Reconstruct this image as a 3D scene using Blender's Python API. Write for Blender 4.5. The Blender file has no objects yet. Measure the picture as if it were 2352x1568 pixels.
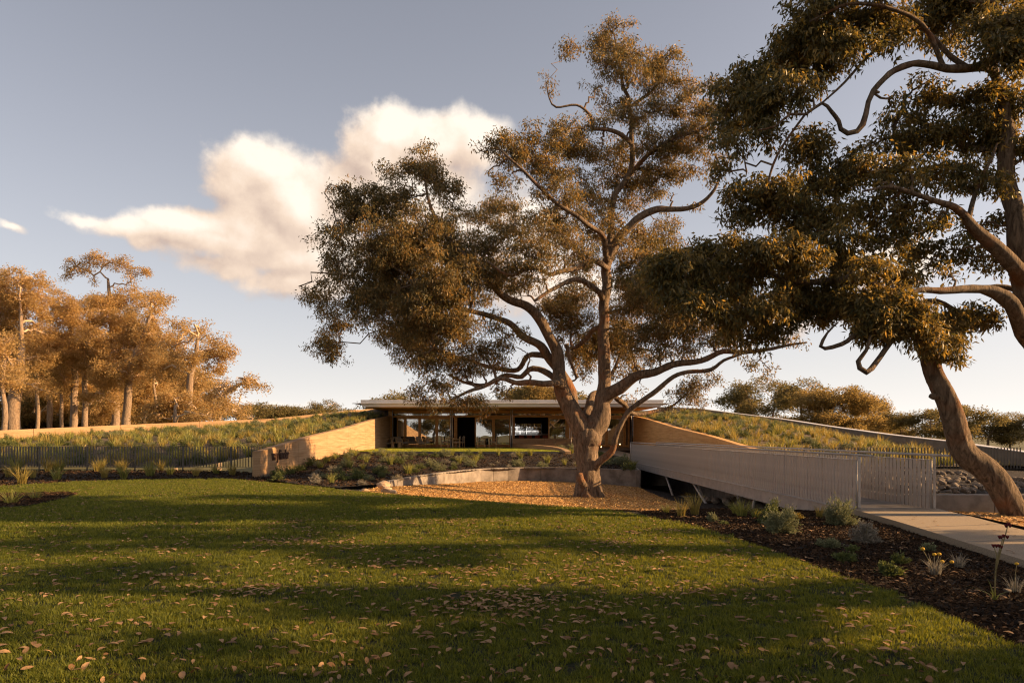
import bpy, math, random
import numpy as np
from mathutils import Vector, Matrix
from mathutils.kdtree import KDTree

# ------------------------------------------------------------------ camera, sky, sun, exposure
SC = bpy.context.scene
COL = SC.collection
R = math.radians
rng = np.random.default_rng(11)
random.seed(11)

CAM_H, F, HX, HY = 1.5, 1568.0, 1176.0, 1000.0     # eye height; focal length and horizon in photo units
cam_d = bpy.data.cameras.new('camera')
cam_d.sensor_width, cam_d.lens = 36.0, 24.0
cam_d.shift_y = 216.0 / 2352.0
cam_d.clip_start, cam_d.clip_end = 0.1, 3000.0
cam = bpy.data.objects.new('camera', cam_d)
COL.objects.link(cam)
cam.location = (0, 0, CAM_H)
cam.rotation_euler = (R(90), 0, 0)
SC.camera = cam

SUN_EL, SUN_AZ = R(20.0), R(91.0)                    # azimuth clockwise from +Y
sun_dir = Vector((math.sin(SUN_AZ) * math.cos(SUN_EL), math.cos(SUN_AZ) * math.cos(SUN_EL), math.sin(SUN_EL)))

SC.view_settings.view_transform = 'Standard'
SC.view_settings.look = 'None'
SC.view_settings.gamma = 1.0
SC.view_settings.exposure = 1.3
SC.view_settings.use_curve_mapping = False
SC.cycles.use_denoising = True
SC.cycles.filter_width = 1.2
SC.cycles.max_bounces = 6
SC.cycles.diffuse_bounces = 3
SC.cycles.glossy_bounces = 3
SC.cycles.transmission_bounces = 4
SC.cycles.transparent_max_bounces = 10
SC.cycles.caustics_reflective = False
SC.cycles.caustics_refractive = False


def nd(nt, t, **kw):
    n = nt.nodes.new(t)
    for k, v in kw.items():
        setattr(n, k, v)
    return n


def mth(nt, op, a, b=None, c=None, clamp=False):
    n = nt.nodes.new('ShaderNodeMath')
    n.operation = op
    n.use_clamp = clamp
    for i, v in enumerate((a, b, c)):
        if v is None:
            continue
        if isinstance(v, (int, float)):
            n.inputs[i].default_value = v
        else:
            nt.links.new(v, n.inputs[i])
    return n.outputs[0]


def azel(xd, yd):
    dx, dz = (xd - HX) / F, (HY - yd) / F
    return math.atan2(dx, 1.0), math.atan2(dz, math.hypot(dx, 1.0))


# clouds: centre and half size of each billow, (x, y, rx, ry, weight)
CLOUDS = [(610, 400, 120, 85, 1.1), (555, 430, 90, 70, 1.0), (690, 480, 170, 110, 1.25), (905, 300, 95, 72, 1.15), (870, 345, 95, 70, 1.1),
          (1010, 325, 120, 75, 1.1), (1090, 330, 80, 60, 1.0), (800, 430, 130, 85, 1.1), (960, 440, 170, 110, 1.1), (720, 575, 160, 80, 1.05), (680, 640, 150, 46, .85), (620, 530, 150, 70, 1.1),
          (450, 515, 150, 40, 1.1), (290, 515, 130, 32, .95), (180, 490, 80, 22, .75), (330, 545, 70, 22, .7), (1150, 560, 190, 120, 1.0), (1290, 660, 160, 60, .9),
          (560, 560, 150, 60, 1.0), (500, 545, 130, 46, 1.0), (520, 610, 110, 34, .8), (20, 522, 40, 16, .75), (635, 925, 110, 18, .55), (2030, 590, 150, 70, .8),
          (1840, 720, 160, 50, .6)]


def build_world():
    w = bpy.data.worlds.new('World')
    SC.world = w
    w.use_nodes = True
    nt = w.node_tree
    nt.nodes.clear()
    L = nt.links
    out = nd(nt, 'ShaderNodeOutputWorld')
    bg = nd(nt, 'ShaderNodeBackground')
    sky = nd(nt, 'ShaderNodeTexSky', sky_type='NISHITA')
    sky.sun_disc = False
    sky.sun_elevation = SUN_EL
    sky.sun_rotation = SUN_AZ
    sky.air_density = 0.8
    sky.dust_density = 3.0
    sky.ozone_density = 1.0
    # ---- cloud density as a group of (az, el, noise)
    g = bpy.data.node_groups.new('cloud_density', 'ShaderNodeTree')
    g.interface.new_socket('Dir', in_out='INPUT', socket_type='NodeSocketVector')
    g.interface.new_socket('Shift', in_out='INPUT', socket_type='NodeSocketVector')
    g.interface.new_socket('Density', in_out='OUTPUT', socket_type='NodeSocketFloat')
    gi, go = nd(g, 'NodeGroupInput'), nd(g, 'NodeGroupOutput')
    sep = nd(g, 'ShaderNodeSeparateXYZ')
    g.links.new(gi.outputs[0], sep.inputs[0])
    x, y, z = sep.outputs
    az = mth(g, 'ARCTAN2', x, y)
    hyp = mth(g, 'SQRT', mth(g, 'ADD', mth(g, 'MULTIPLY', x, x), mth(g, 'MULTIPLY', y, y)))
    el = mth(g, 'ARCTAN2', z, hyp)
    cmb = nd(g, 'ShaderNodeCombineXYZ')
    g.links.new(az, cmb.inputs[0]); g.links.new(el, cmb.inputs[1])
    add = nd(g, 'ShaderNodeVectorMath', operation='ADD')
    g.links.new(cmb.outputs[0], add.inputs[0]); g.links.new(gi.outputs[1], add.inputs[1])
    p = add.outputs[0]
    n1 = nd(g, 'ShaderNodeTexNoise'); n1.inputs['Scale'].default_value = 9; n1.inputs['Detail'].default_value = 7; n1.inputs['Roughness'].default_value = .56
    g.links.new(p, n1.inputs['Vector'])
    n2 = nd(g, 'ShaderNodeTexNoise'); n2.inputs['Scale'].default_value = 22; n2.inputs['Detail'].default_value = 8; n2.inputs['Roughness'].default_value = .62
    g.links.new(p, n2.inputs['Vector'])
    # warp
    sub = nd(g, 'ShaderNodeVectorMath', operation='SUBTRACT'); sub.inputs[1].default_value = (.5, .5, .5)
    g.links.new(n1.outputs['Color'], sub.inputs[0])
    scl = nd(g, 'ShaderNodeVectorMath', operation='SCALE'); scl.inputs['Scale'].default_value = .055
    g.links.new(sub.outputs[0], scl.inputs[0])
    wp = nd(g, 'ShaderNodeVectorMath', operation='ADD')
    g.links.new(p, wp.inputs[0]); g.links.new(scl.outputs[0], wp.inputs[1])
    acc = None
    for (cx, cy, rx, ry, wt) in CLOUDS:
        a0, e0 = azel(cx, cy)
        ra = (azel(cx + rx, cy)[0] - azel(cx - rx, cy)[0]) / 2
        re = (azel(cx, cy - ry)[1] - azel(cx, cy + ry)[1]) / 2
        s = nd(g, 'ShaderNodeVectorMath', operation='SUBTRACT'); s.inputs[1].default_value = (a0, e0, 0)
        g.links.new(wp.outputs[0], s.inputs[0])
        m = nd(g, 'ShaderNodeVectorMath', operation='MULTIPLY'); m.inputs[1].default_value = (1 / ra, 1 / re, 0)
        g.links.new(s.outputs[0], m.inputs[0])
        ln = nd(g, 'ShaderNodeVectorMath', operation='LENGTH')
        g.links.new(m.outputs[0], ln.inputs[0])
        v = mth(g, 'MULTIPLY', mth(g, 'SUBTRACT', 1.25, ln.outputs['Value']), wt)
        acc = v if acc is None else mth(g, 'SMOOTH_MAX', acc, v, .25)
    # the same kind of broken cloud round the rest of the sky
    nb = nd(g, 'ShaderNodeTexNoise'); nb.inputs['Scale'].default_value = 2.6; nb.inputs['Detail'].default_value = 4
    g.links.new(gi.outputs[0], nb.inputs['Vector'])
    behind = mth(g, 'MULTIPLY', mth(g, 'SUBTRACT', mth(g, 'ABSOLUTE', az), 1.0), 4.0, clamp=True)
    wild = mth(g, 'MULTIPLY', mth(g, 'SUBTRACT', nb.outputs[0], .53), 5.0)
    wild = mth(g, 'SUBTRACT', wild, mth(g, 'MULTIPLY', mth(g, 'SUBTRACT', 1.0, behind), 4.0))
    acc = mth(g, 'MAXIMUM', acc, wild)
    acc = mth(g, 'MAXIMUM', acc, -1.5)
    nz = mth(g, 'ADD', mth(g, 'MULTIPLY', mth(g, 'SUBTRACT', n1.outputs[0], .5), 1.5), mth(g, 'MULTIPLY', mth(g, 'SUBTRACT', n2.outputs[0], .5), .75))
    g.links.new(mth(g, 'ADD', acc, nz), go.inputs[0])
    # ---- use it
    tc = nd(nt, 'ShaderNodeTexCoord')
    nrm = nd(nt, 'ShaderNodeVectorMath', operation='NORMALIZE')
    L.new(tc.outputs['Generated'], nrm.inputs[0])
    ga = nd(nt, 'ShaderNodeGroup'); ga.node_tree = g
    gb = nd(nt, 'ShaderNodeGroup'); gb.node_tree = g
    L.new(nrm.outputs[0], ga.inputs[0]); L.new(nrm.outputs[0], gb.inputs[0])
    gb.inputs[1].default_value = (.025, .026, 0)      # towards the sun
    da, db = ga.outputs[0], gb.outputs[0]
    mr = nd(nt, 'ShaderNodeMapRange', interpolation_type='SMOOTHSTEP')
    mr.inputs['From Min'].default_value = .0; mr.inputs['From Max'].default_value = .62
    L.new(da, mr.inputs['Value'])
    alpha = mr.outputs[0]
    lit = mth(nt, 'ADD', .50, mth(nt, 'MULTIPLY', mth(nt, 'SUBTRACT', da, db), .70), clamp=True)
    ramp = nd(nt, 'ShaderNodeValToRGB')
    ramp.color_ramp.elements[0].position = .0; ramp.color_ramp.elements[0].color = (.60, .46, .385, 1)
    ramp.color_ramp.elements[1].position = 1.0; ramp.color_ramp.elements[1].color = (1.05, .93, .80, 1)
    e = ramp.color_ramp.elements.new(.45); e.color = (.86, .68, .54, 1)
    L.new(lit, ramp.inputs[0])
    # the sky: Nishita, warmed as the photograph's white balance is
    tint = nd(nt, 'ShaderNodeMix', data_type='RGBA', blend_type='MULTIPLY')
    tint.inputs['Factor'].default_value = 1.0
    tint.inputs['B'].default_value = (SKY_T[0], SKY_T[1], SKY_T[2], 1)
    hsv = nd(nt, 'ShaderNodeHueSaturation'); hsv.inputs['Saturation'].default_value = SKY_SAT
    L.new(sky.outputs[0], hsv.inputs['Color'])
    L.new(hsv.outputs[0], tint.inputs['A'])
    # pale haze low over the horizon, all the way round
    sp = nd(nt, 'ShaderNodeSeparateXYZ'); L.new(nrm.outputs[0], sp.inputs[0])
    hz = mth(nt, 'MULTIPLY', mth(nt, 'EXPONENT', mth(nt, 'MULTIPLY', mth(nt, 'MAXIMUM', sp.outputs[2], 0.0), -3.5)), .97)
    hm = nd(nt, 'ShaderNodeMix', data_type='RGBA')
    L.new(hz, hm.inputs['Factor']); L.new(tint.outputs['Result'], hm.inputs['A'])
    hc = nd(nt, 'ShaderNodeMix', data_type='RGBA')
    L.new(mth(nt, 'EXPONENT', mth(nt, 'MULTIPLY', mth(nt, 'MAXIMUM', sp.outputs[2], 0.0), -7.5)), hc.inputs['Factor'])
    hc.inputs['A'].default_value = (.308 / SKY_STRENGTH, .322 / SKY_STRENGTH, .345 / SKY_STRENGTH, 1)
    hc.inputs['B'].default_value = (.50 / SKY_STRENGTH, .468 / SKY_STRENGTH, .428 / SKY_STRENGTH, 1)
    L.new(hc.outputs['Result'], hm.inputs['B'])
    mix = nd(nt, 'ShaderNodeMix', data_type='RGBA')
    L.new(alpha, mix.inputs['Factor'])
    L.new(hm.outputs['Result'], mix.inputs['A'])
    cs = nd(nt, 'ShaderNodeMix', data_type='RGBA', blend_type='MULTIPLY')
    cs.inputs['Factor'].default_value = 1.0
    L.new(ramp.outputs[0], cs.inputs['A'])
    k = .45 / SKY_STRENGTH
    cs.inputs['B'].default_value = (k, k, k, 1)
    L.new(cs.outputs['Result'], mix.inputs['B'])
    L.new(mix.outputs['Result'], bg.inputs['Color'])
    bg.inputs['Strength'].default_value = SKY_STRENGTH
    L.new(bg.outputs[0], out.inputs[0])


SKY_STRENGTH, SKY_SAT, SKY_T = 0.060, 0.55, (1.06, 0.985, 0.99)
build_world()

sun_d = bpy.data.lights.new('sun', 'SUN')
sun_d.energy = 5.0
sun_d.angle = R(0.55)
sun_d.color = (1.0, 0.62, 0.29)
sun = bpy.data.objects.new('sun', sun_d)
COL.objects.link(sun)
sun.rotation_euler = (-sun_dir).to_track_quat('-Z', 'Y').to_euler()
sun.location = (40, 0, 30)


# ------------------------------------------------------------------ helpers
def W(xd, yd, Y):
    """photo point at a known distance -> place in the world"""
    return np.array([(xd - HX) / F * Y, Y, CAM_H - (yd - HY) / F * Y])


def G(xd, yd, z=0.0):
    """photo point on ground of height z"""
    Y = (CAM_H - z) * F / (yd - HY)
    return np.array([(xd - HX) / F * Y, Y, z])


def link(o, parent=None):
    COL.objects.link(o)
    if parent is not None:
        o.parent = parent
    return o


def tag(o, label=None, cat=None, group=None, kind=None):
    if label: o['label'] = label
    if cat: o['category'] = cat
    if group: o['group'] = group
    if kind: o['kind'] = kind
    return o


def empty(name, loc=(0, 0, 0), rz=0.0, label=None, cat=None, group=None):
    o = bpy.data.objects.new(name, None)
    o.empty_display_size = .2
    link(o)
    o.location = [float(v) for v in loc]
    o.rotation_euler = (0, 0, rz)
    return tag(o, label, cat, group)


def fast_mesh(name, V, Fc, smooth=False, attrs=None):
    """V (n,3), Fc (m,k) with a single k"""
    V = np.asarray(V, np.float32); Fc = np.asarray(Fc, np.int32)
    me = bpy.data.meshes.new(name)
    k = Fc.shape[1]
    me.vertices.add(len(V)); me.loops.add(Fc.size); me.polygons.add(len(Fc))
    me.vertices.foreach_set('co', V.ravel())
    me.loops.foreach_set('vertex_index', Fc.ravel())
    me.polygons.foreach_set('loop_start', np.arange(0, Fc.size, k, dtype=np.int32))
    me.polygons.foreach_set('use_smooth', np.full(len(Fc), smooth))
    me.update(calc_edges=True)
    for an, av in (attrs or {}).items():
        a = me.attributes.new(an, 'FLOAT', 'POINT')
        a.data.foreach_set('value', np.asarray(av, np.float32))
    return me


class MB:
    """collects mixed faces, then one mesh object"""
    def __init__(s):
        s.v, s.f, s.sm = [], [], []

    def add(s, V, Fc, smooth=False):
        b = len(s.v)
        s.v += [tuple(float(c) for c in p) for p in V]
        s.f += [tuple(int(i) + b for i in q) for q in Fc]
        s.sm += [smooth] * len(Fc)
        return s

    def box(s, x0, x1, y0, y1, z0, z1):
        V = [(x0, y0, z0), (x1, y0, z0), (x1, y1, z0), (x0, y1, z0), (x0, y0, z1), (x1, y0, z1), (x1, y1, z1), (x0, y1, z1)]
        return s.add(V, [(3, 2, 1, 0), (4, 5, 6, 7), (0, 1, 5, 4), (1, 2, 6, 5), (2, 3, 7, 6), (3, 0, 4, 7)])

    def hexa(s, P):
        return s.add(P, [(3, 2, 1, 0), (4, 5, 6, 7), (0, 1, 5, 4), (1, 2, 6, 5), (2, 3, 7, 6), (3, 0, 4, 7)])

    def bar(s, a, b, w, h=None, up=(0, 0, 1)):
        a, b = Vector(a), Vector(b)
        h = w if h is None else h
        d = (b - a).normalized(); u = Vector(up)
        if abs(d.dot(u)) > .99: u = Vector((0, 1, 0))
        sx = d.cross(u).normalized() * w / 2; sy = d.cross(sx).normalized() * h / 2
        P = [a - sx - sy, a + sx - sy, a + sx + sy, a - sx + sy, b - sx - sy, b + sx - sy, b + sx + sy, b - sx + sy]
        return s.hexa([tuple(p) for p in P])

    def tube(s, pts, rad, n=8, cap=True):
        V, Q = tube_arrays(pts, rad, n)
        s.add(V, Q, True)
        if cap:
            b = len(s.v) - len(V); m = len(V) // n
            s.f.append(tuple(b + i for i in range(n))[::-1]); s.sm.append(False)
            s.f.append(tuple(b + (m - 1) * n + i for i in range(n))); s.sm.append(False)
        return s

    def build(s, name, mat, parent=None, bevel=0):
        me = bpy.data.meshes.new(name)
        me.from_pydata(s.v, [], s.f)
        me.polygons.foreach_set('use_smooth', s.sm)
        me.update()
        if mat is not None: me.materials.append(mat)
        o = bpy.data.objects.new(name, me)
        link(o, parent)
        if bevel:
            bv = o.modifiers.new('bevel', 'BEVEL'); bv.width = bevel; bv.segments = 2; bv.limit_method = 'ANGLE'
        return o


def obj(name, me, mat, parent=None):
    if mat is not None: me.materials.append(mat)
    return link(bpy.data.objects.new(name, me), parent)


def catmull(P, step):
    """P (n,k): xyz + extras; resampled smooth curve"""
    P = np.asarray(P, float)
    if len(P) == 2:
        m = max(2, int(np.linalg.norm(P[1, :3] - P[0, :3]) / step) + 1)
        t = np.linspace(0, 1, m)[:, None]
        return P[0] * (1 - t) + P[1] * t
    E = np.vstack([2 * P[0] - P[1], P, 2 * P[-1] - P[-2]])
    out = []
    for i in range(1, len(E) - 2):
        p0, p1, p2, p3 = E[i - 1:i + 3]
        m = max(1, int(math.ceil(np.linalg.norm(p2[:3] - p1[:3]) / step)))
        t = (np.arange(m) / m)[:, None]
        out.append(.5 * ((2 * p1) + (-p0 + p2) * t + (2 * p0 - 5 * p1 + 4 * p2 - p3) * t ** 2 + (-p0 + 3 * p1 - 3 * p2 + p3) * t ** 3))
    out.append(P[-1:])
    return np.vstack(out)


def tube_arrays(pts, rad, n=8, rough=0.0):
    pts = np.asarray(pts, float); m = len(pts)
    rad = np.broadcast_to(np.asarray(rad, float), (m,))
    T = np.gradient(pts, axis=0) if m > 2 else np.repeat((pts[1] - pts[0])[None], m, 0)
    T /= np.linalg.norm(T, axis=1)[:, None] + 1e-9
    ref = np.array([1., 0, 0]) if abs(T[0][0]) < .8 else np.array([0, 1., 0])
    N = np.zeros((m, 3)); v = ref
    for i in range(m):
        v = v - T[i] * v.dot(T[i]); v = v / (np.linalg.norm(v) + 1e-9); N[i] = v
    B = np.cross(T, N)
    a = np.linspace(0, 2 * math.pi, n, endpoint=False)
    rr = rad[:, None] * np.ones((1, n))
    if rough: rr = rr * (1 + rough * rng.normal(size=(m, n)))
    V = pts[:, None, :] + rr[..., None] * (np.cos(a)[None, :, None] * N[:, None, :] + np.sin(a)[None, :, None] * B[:, None, :])
    i = np.arange(m - 1)[:, None] * n; j = np.arange(n)[None, :]; j2 = (j + 1) % n
    Q = np.stack([i + j, i + j2, i + n + j2, i + n + j], -1).reshape(-1, 4)
    return V.reshape(-1, 3), Q


def tps_fit(P, smooth=1e-4):
    P = np.asarray(P, float)
    X = P[:, :2]; n = len(P)
    d = np.linalg.norm(X[:, None] - X[None], axis=2)
    K = np.where(d > 0, d ** 2 * np.log(d + 1e-12), 0) + smooth * np.eye(n) * n
    A = np.zeros((n + 3, n + 3)); A[:n, :n] = K; A[:n, n] = 1; A[:n, n + 1:] = X; A[n, :n] = 1; A[n + 1:, :n] = X.T
    s = np.linalg.solve(A, np.r_[P[:, 2], 0, 0, 0])

    def f(x, y):
        x = np.asarray(x, float); y = np.asarray(y, float); sh = np.broadcast(x, y).shape
        q = np.stack([np.broadcast_to(x, sh).ravel(), np.broadcast_to(y, sh).ravel()], 1)
        r = np.zeros(len(q))
        for k in range(0, len(q), 20000):
            qq = q[k:k + 20000]
            d = np.linalg.norm(qq[:, None] - X[None], axis=2)
            U = np.where(d > 0, d ** 2 * np.log(d + 1e-12), 0)
            r[k:k + 20000] = U @ s[:n] + s[n] + qq @ s[n + 1:]
        return r.reshape(sh)
    return f


def in_poly(px, py, poly):
    poly = np.asarray(poly); c = np.zeros(np.shape(px), bool)
    x0, y0 = poly[-1]
    for x1, y1 in poly:
        cond = ((y1 > py) != (y0 > py))
        with np.errstate(divide='ignore', invalid='ignore'):
            xi = (x0 - x1) * (py - y1) / (y0 - y1 + 1e-12) + x1
        c ^= cond & (px < xi)
        x0, y0 = x1, y1
    return c


def smooth_noise(x, y, s, seed=0):
    r = np.random.default_rng(seed); z = 0
    for k in range(5):
        a = r.uniform(0, 6.28); f = s * r.uniform(.6, 1.7); ph = r.uniform(0, 6.28)
        z = z + np.sin((x * math.cos(a) + y * math.sin(a)) * f + ph)
    return z / 5


def grid_mesh(name, X, Y, Z, smooth=True, mask=None):
    m, n = X.shape
    V = np.stack([X, Y, Z], -1).reshape(-1, 3)
    i = np.arange(m - 1)[:, None] * n; j = np.arange(n - 1)[None, :]
    Q = np.stack([i + j, i + j + 1, i + n + j + 1, i + n + j], -1).reshape(-1, 4)
    if mask is not None:
        Q = Q[mask.ravel()]
    a = V[Q[0]] if len(Q) else None
    if a is not None and np.cross(a[1] - a[0], a[2] - a[0])[2] < 0: Q = Q[:, ::-1]
    return fast_mesh(name, V, Q, smooth)


def star_mesh(name, boundary, centre, hf, dz, rings=26, step=.25):
    """sheet inside a closed boundary that is star shaped about centre"""
    B = np.asarray(boundary, float)
    B = np.vstack([B, B[:1]])
    out = []
    for a, b in zip(B[:-1], B[1:]):
        m = max(1, int(np.linalg.norm(b - a) / step)); t = (np.arange(m) / m)[:, None]
        out.append(a * (1 - t) + b * t)
    B = np.vstack(out); n = len(B)
    t = np.linspace(0, 1, rings + 1)[1:]
    P = np.asarray(centre)[None, None] * (1 - t)[:, None, None] + B[None] * t[:, None, None]
    X = P[..., 0].ravel(); Y = P[..., 1].ravel()
    V = np.vstack([[[centre[0], centre[1], float(hf(centre[0], centre[1])) + dz]], np.stack([X, Y, hf(X, Y) + dz], 1)])
    j = np.arange(n); j2 = (j + 1) % n
    T = []
    for r in range(rings - 1):
        a = 1 + r * n
        T.append(np.stack([a + j, a + n + j, a + n + j2], 1)); T.append(np.stack([a + j, a + n + j2, a + j2], 1))
    T.append(np.stack([np.zeros(n, int), 1 + j, 1 + j2], 1))
    T = np.vstack(T)
    p = V[T[0]]
    if np.cross(p[1] - p[0], p[2] - p[0])[2] < 0: T = T[:, ::-1]
    return fast_mesh(name, V, T, True)


def copy_tree(o, parent=None):
    c = o.copy()
    COL.objects.link(c)
    if parent is not None:
        c.parent = parent
    for ch in list(o.children):
        copy_tree(ch, c)
    return c


# ------------------------------------------------------------------ materials
def pmat(name, c1, c2, scale=6, detail=6, rough=.8, bump=.2, bscale=None, stretch=(1, 1, 1), c3=None, spec=.3, lo=.35, hi=.65, metal=0.0, coord='Object', bdist=.02):
    m = bpy.data.materials.new(name); m.use_nodes = True
    nt = m.node_tree; L = nt.links
    b = nt.nodes['Principled BSDF']
    b.inputs['Roughness'].default_value = rough
    b.inputs['Specular IOR Level'].default_value = spec
    b.inputs['Metallic'].default_value = metal
    tc = nd(nt, 'ShaderNodeTexCoord'); mp = nd(nt, 'ShaderNodeMapping'); mp.inputs['Scale'].default_value = stretch
    L.new(tc.outputs[coord], mp.inputs[0])
    n = nd(nt, 'ShaderNodeTexNoise'); n.inputs['Scale'].default_value = scale; n.inputs['Detail'].default_value = detail; n.inputs['Roughness'].default_value = .62
    L.new(mp.outputs[0], n.inputs['Vector'])
    r = nd(nt, 'ShaderNodeValToRGB')
    r.color_ramp.elements[0].position = lo; r.color_ramp.elements[0].color = (*c1, 1)
    r.color_ramp.elements[1].position = hi; r.color_ramp.elements[1].color = (*c2, 1)
    if c3: e = r.color_ramp.elements.new((lo + hi) / 2); e.color = (*c3, 1)
    L.new(n.outputs[0], r.inputs[0]); L.new(r.outputs[0], b.inputs['Base Color'])
    if bump:
        n2 = nd(nt, 'ShaderNodeTexNoise'); n2.inputs['Scale'].default_value = bscale or scale * 4; n2.inputs['Detail'].default_value = 6
        L.new(mp.outputs[0], n2.inputs['Vector'])
        bp = nd(nt, 'ShaderNodeBump'); bp.inputs['Strength'].default_value = bump; bp.inputs['Distance'].default_value = bdist
        L.new(n2.outputs[0], bp.inputs['Height']); L.new(bp.outputs[0], b.inputs['Normal'])
    m['ramp'] = r.name
    return m


def leaf_mat(name, dark, light, trans, tf=.35, rough=.45, spec=.4, mid=None):
    m = bpy.data.materials.new(name); m.use_nodes = True
    nt = m.node_tree; L = nt.links
    b = nt.nodes['Principled BSDF']; out = nt.nodes['Material Output']
    b.inputs['Roughness'].default_value = rough; b.inputs['Specular IOR Level'].default_value = spec
    at = nd(nt, 'ShaderNodeAttribute', attribute_name='tint')
    r = nd(nt, 'ShaderNodeValToRGB')
    r.color_ramp.elements[0].color = (*dark, 1); r.color_ramp.elements[1].color = (*light, 1)
    if mid: r.color_ramp.elements.new(.5).color = (*mid, 1)
    L.new(at.outputs['Fac'], r.inputs[0]); L.new(r.outputs[0], b.inputs['Base Color'])
    t = nd(nt, 'ShaderNodeBsdfTranslucent')
    r2 = nd(nt, 'ShaderNodeMix', data_type='RGBA', blend_type='MULTIPLY'); r2.inputs['Factor'].default_value = 1
    L.new(r.outputs[0], r2.inputs['A']); r2.inputs['B'].default_value = (*trans, 1)
    L.new(r2.outputs['Result'], t.inputs[0])
    mx = nd(nt, 'ShaderNodeMixShader'); mx.inputs[0].default_value = tf
    L.new(b.outputs[0], mx.inputs[1]); L.new(t.outputs[0], mx.inputs[2]); L.new(mx.outputs[0], out.inputs[0])
    return m


def earth_mat(name, base, hi_c, lo_c):
    """rammed earth: level strata, speckle, darker damp courses"""
    m = bpy.data.materials.new(name); m.use_nodes = True
    nt = m.node_tree; L = nt.links; b = nt.nodes['Principled BSDF']
    b.inputs['Roughness'].default_value = .92; b.inputs['Specular IOR Level'].default_value = .15
    tc = nd(nt, 'ShaderNodeTexCoord'); mp = nd(nt, 'ShaderNodeMapping'); mp.inputs['Scale'].default_value = (.35, .35, 7.0)
    L.new(tc.outputs['Object'], mp.inputs[0])
    n = nd(nt, 'ShaderNodeTexNoise'); n.inputs['Scale'].default_value = 1.6; n.inputs['Detail'].default_value = 8; n.inputs['Roughness'].default_value = .65
    L.new(mp.outputs[0], n.inputs['Vector'])
    r = nd(nt, 'ShaderNodeValToRGB')
    r.color_ramp.elements[0].position = .3; r.color_ramp.elements[0].color = (*lo_c, 1)
    r.color_ramp.elements[1].position = .72; r.color_ramp.elements[1].color = (*hi_c, 1)
    e = r.color_ramp.elements.new(.5); e.color = (*base, 1)
    L.new(n.outputs[0], r.inputs[0])
    sep = nd(nt, 'ShaderNodeSeparateXYZ'); L.new(tc.outputs['Object'], sep.inputs[0])
    fr = mth(nt, 'FRACT', mth(nt, 'MULTIPLY', mth(nt, 'ADD', sep.outputs[2], 5.0), 1 / .42))
    ln = mth(nt, 'LESS_THAN', fr, .035)
    dk = nd(nt, 'ShaderNodeMix', data_type='RGBA', blend_type='MULTIPLY')
    L.new(mth(nt, 'MULTIPLY', ln, .28), dk.inputs['Factor']); L.new(r.outputs[0], dk.inputs['A']); dk.inputs['B'].default_value = (.55, .42, .32, 1)
    sp = nd(nt, 'ShaderNodeTexNoise'); sp.inputs['Scale'].default_value = 30; sp.inputs['Detail'].default_value = 5
    L.new(tc.outputs['Object'], sp.inputs['Vector'])
    m2 = nd(nt, 'ShaderNodeMix', data_type='RGBA', blend_type='OVERLAY'); m2.inputs['Factor'].default_value = .35
    L.new(dk.outputs['Result'], m2.inputs['A']); L.new(sp.outputs[0], m2.inputs['B'])
    L.new(m2.outputs['Result'], b.inputs['Base Color'])
    bp = nd(nt, 'ShaderNodeBump'); bp.inputs['Strength'].default_value = .5; bp.inputs['Distance'].default_value = .015
    hh = mth(nt, 'ADD', mth(nt, 'ADD', n.outputs[0], mth(nt, 'MULTIPLY', sp.outputs[0], .5)), mth(nt, 'MULTIPLY', ln, -.35))
    L.new(hh, bp.inputs['Height']); L.new(bp.outputs[0], b.inputs['Normal'])
    return m


def bark_mat(name, c1, c2, c3):
    m = bpy.data.materials.new(name); m.use_nodes = True
    nt = m.node_tree; L = nt.links; b = nt.nodes['Principled BSDF']
    b.inputs['Roughness'].default_value = .9; b.inputs['Specular IOR Level'].default_value = .2
    tc = nd(nt, 'ShaderNodeTexCoord'); mp = nd(nt, 'ShaderNodeMapping'); mp.inputs['Scale'].default_value = (9, 9, 1.6)
    L.new(tc.outputs['Object'], mp.inputs[0])
    n = nd(nt, 'ShaderNodeTexNoise'); n.inputs['Scale'].default_value = 1.5; n.inputs['Detail'].default_value = 10; n.inputs['Roughness'].default_value = .74; n.inputs['Distortion'].default_value = .8
    L.new(mp.outputs[0], n.inputs['Vector'])
    r = nd(nt, 'ShaderNodeValToRGB')
    r.color_ramp.elements[0].position = .36; r.color_ramp.elements[0].color = (*c1, 1)
    r.color_ramp.elements[1].position = .66; r.color_ramp.elements[1].color = (*c2, 1)
    L.new(n.outputs[0], r.inputs[0])
    big = nd(nt, 'ShaderNodeTexNoise'); big.inputs['Scale'].default_value = 1.3; big.inputs['Detail'].default_value = 4
    L.new(tc.outputs['Object'], big.inputs['Vector'])
    rb = nd(nt, 'ShaderNodeValToRGB'); rb.color_ramp.elements[0].position = .56; rb.color_ramp.elements[0].color = (0, 0, 0, 1); rb.color_ramp.elements[1].position = .74
    L.new(big.outputs[0], rb.inputs[0])
    mx = nd(nt, 'ShaderNodeMix', data_type='RGBA'); L.new(rb.outputs[0], mx.inputs['Factor'])
    L.new(r.outputs[0], mx.inputs['A']); mx.inputs['B'].default_value = (*c3, 1)
    fin = nd(nt, 'ShaderNodeMix', data_type='RGBA', blend_type='MULTIPLY'); fin.inputs['Factor'].default_value = .5
    L.new(mx.outputs['Result'], fin.inputs['A']); L.new(r.outputs[0], fin.inputs['B'])
    L.new(mx.outputs['Result'], b.inputs['Base Color'])
    bp = nd(nt, 'ShaderNodeBump'); bp.inputs['Strength'].default_value = 1.0; bp.inputs['Distance'].default_value = .14
    L.new(n.outputs[0], bp.inputs['Height']); L.new(bp.outputs[0], b.inputs['Normal'])
    return m


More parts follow.
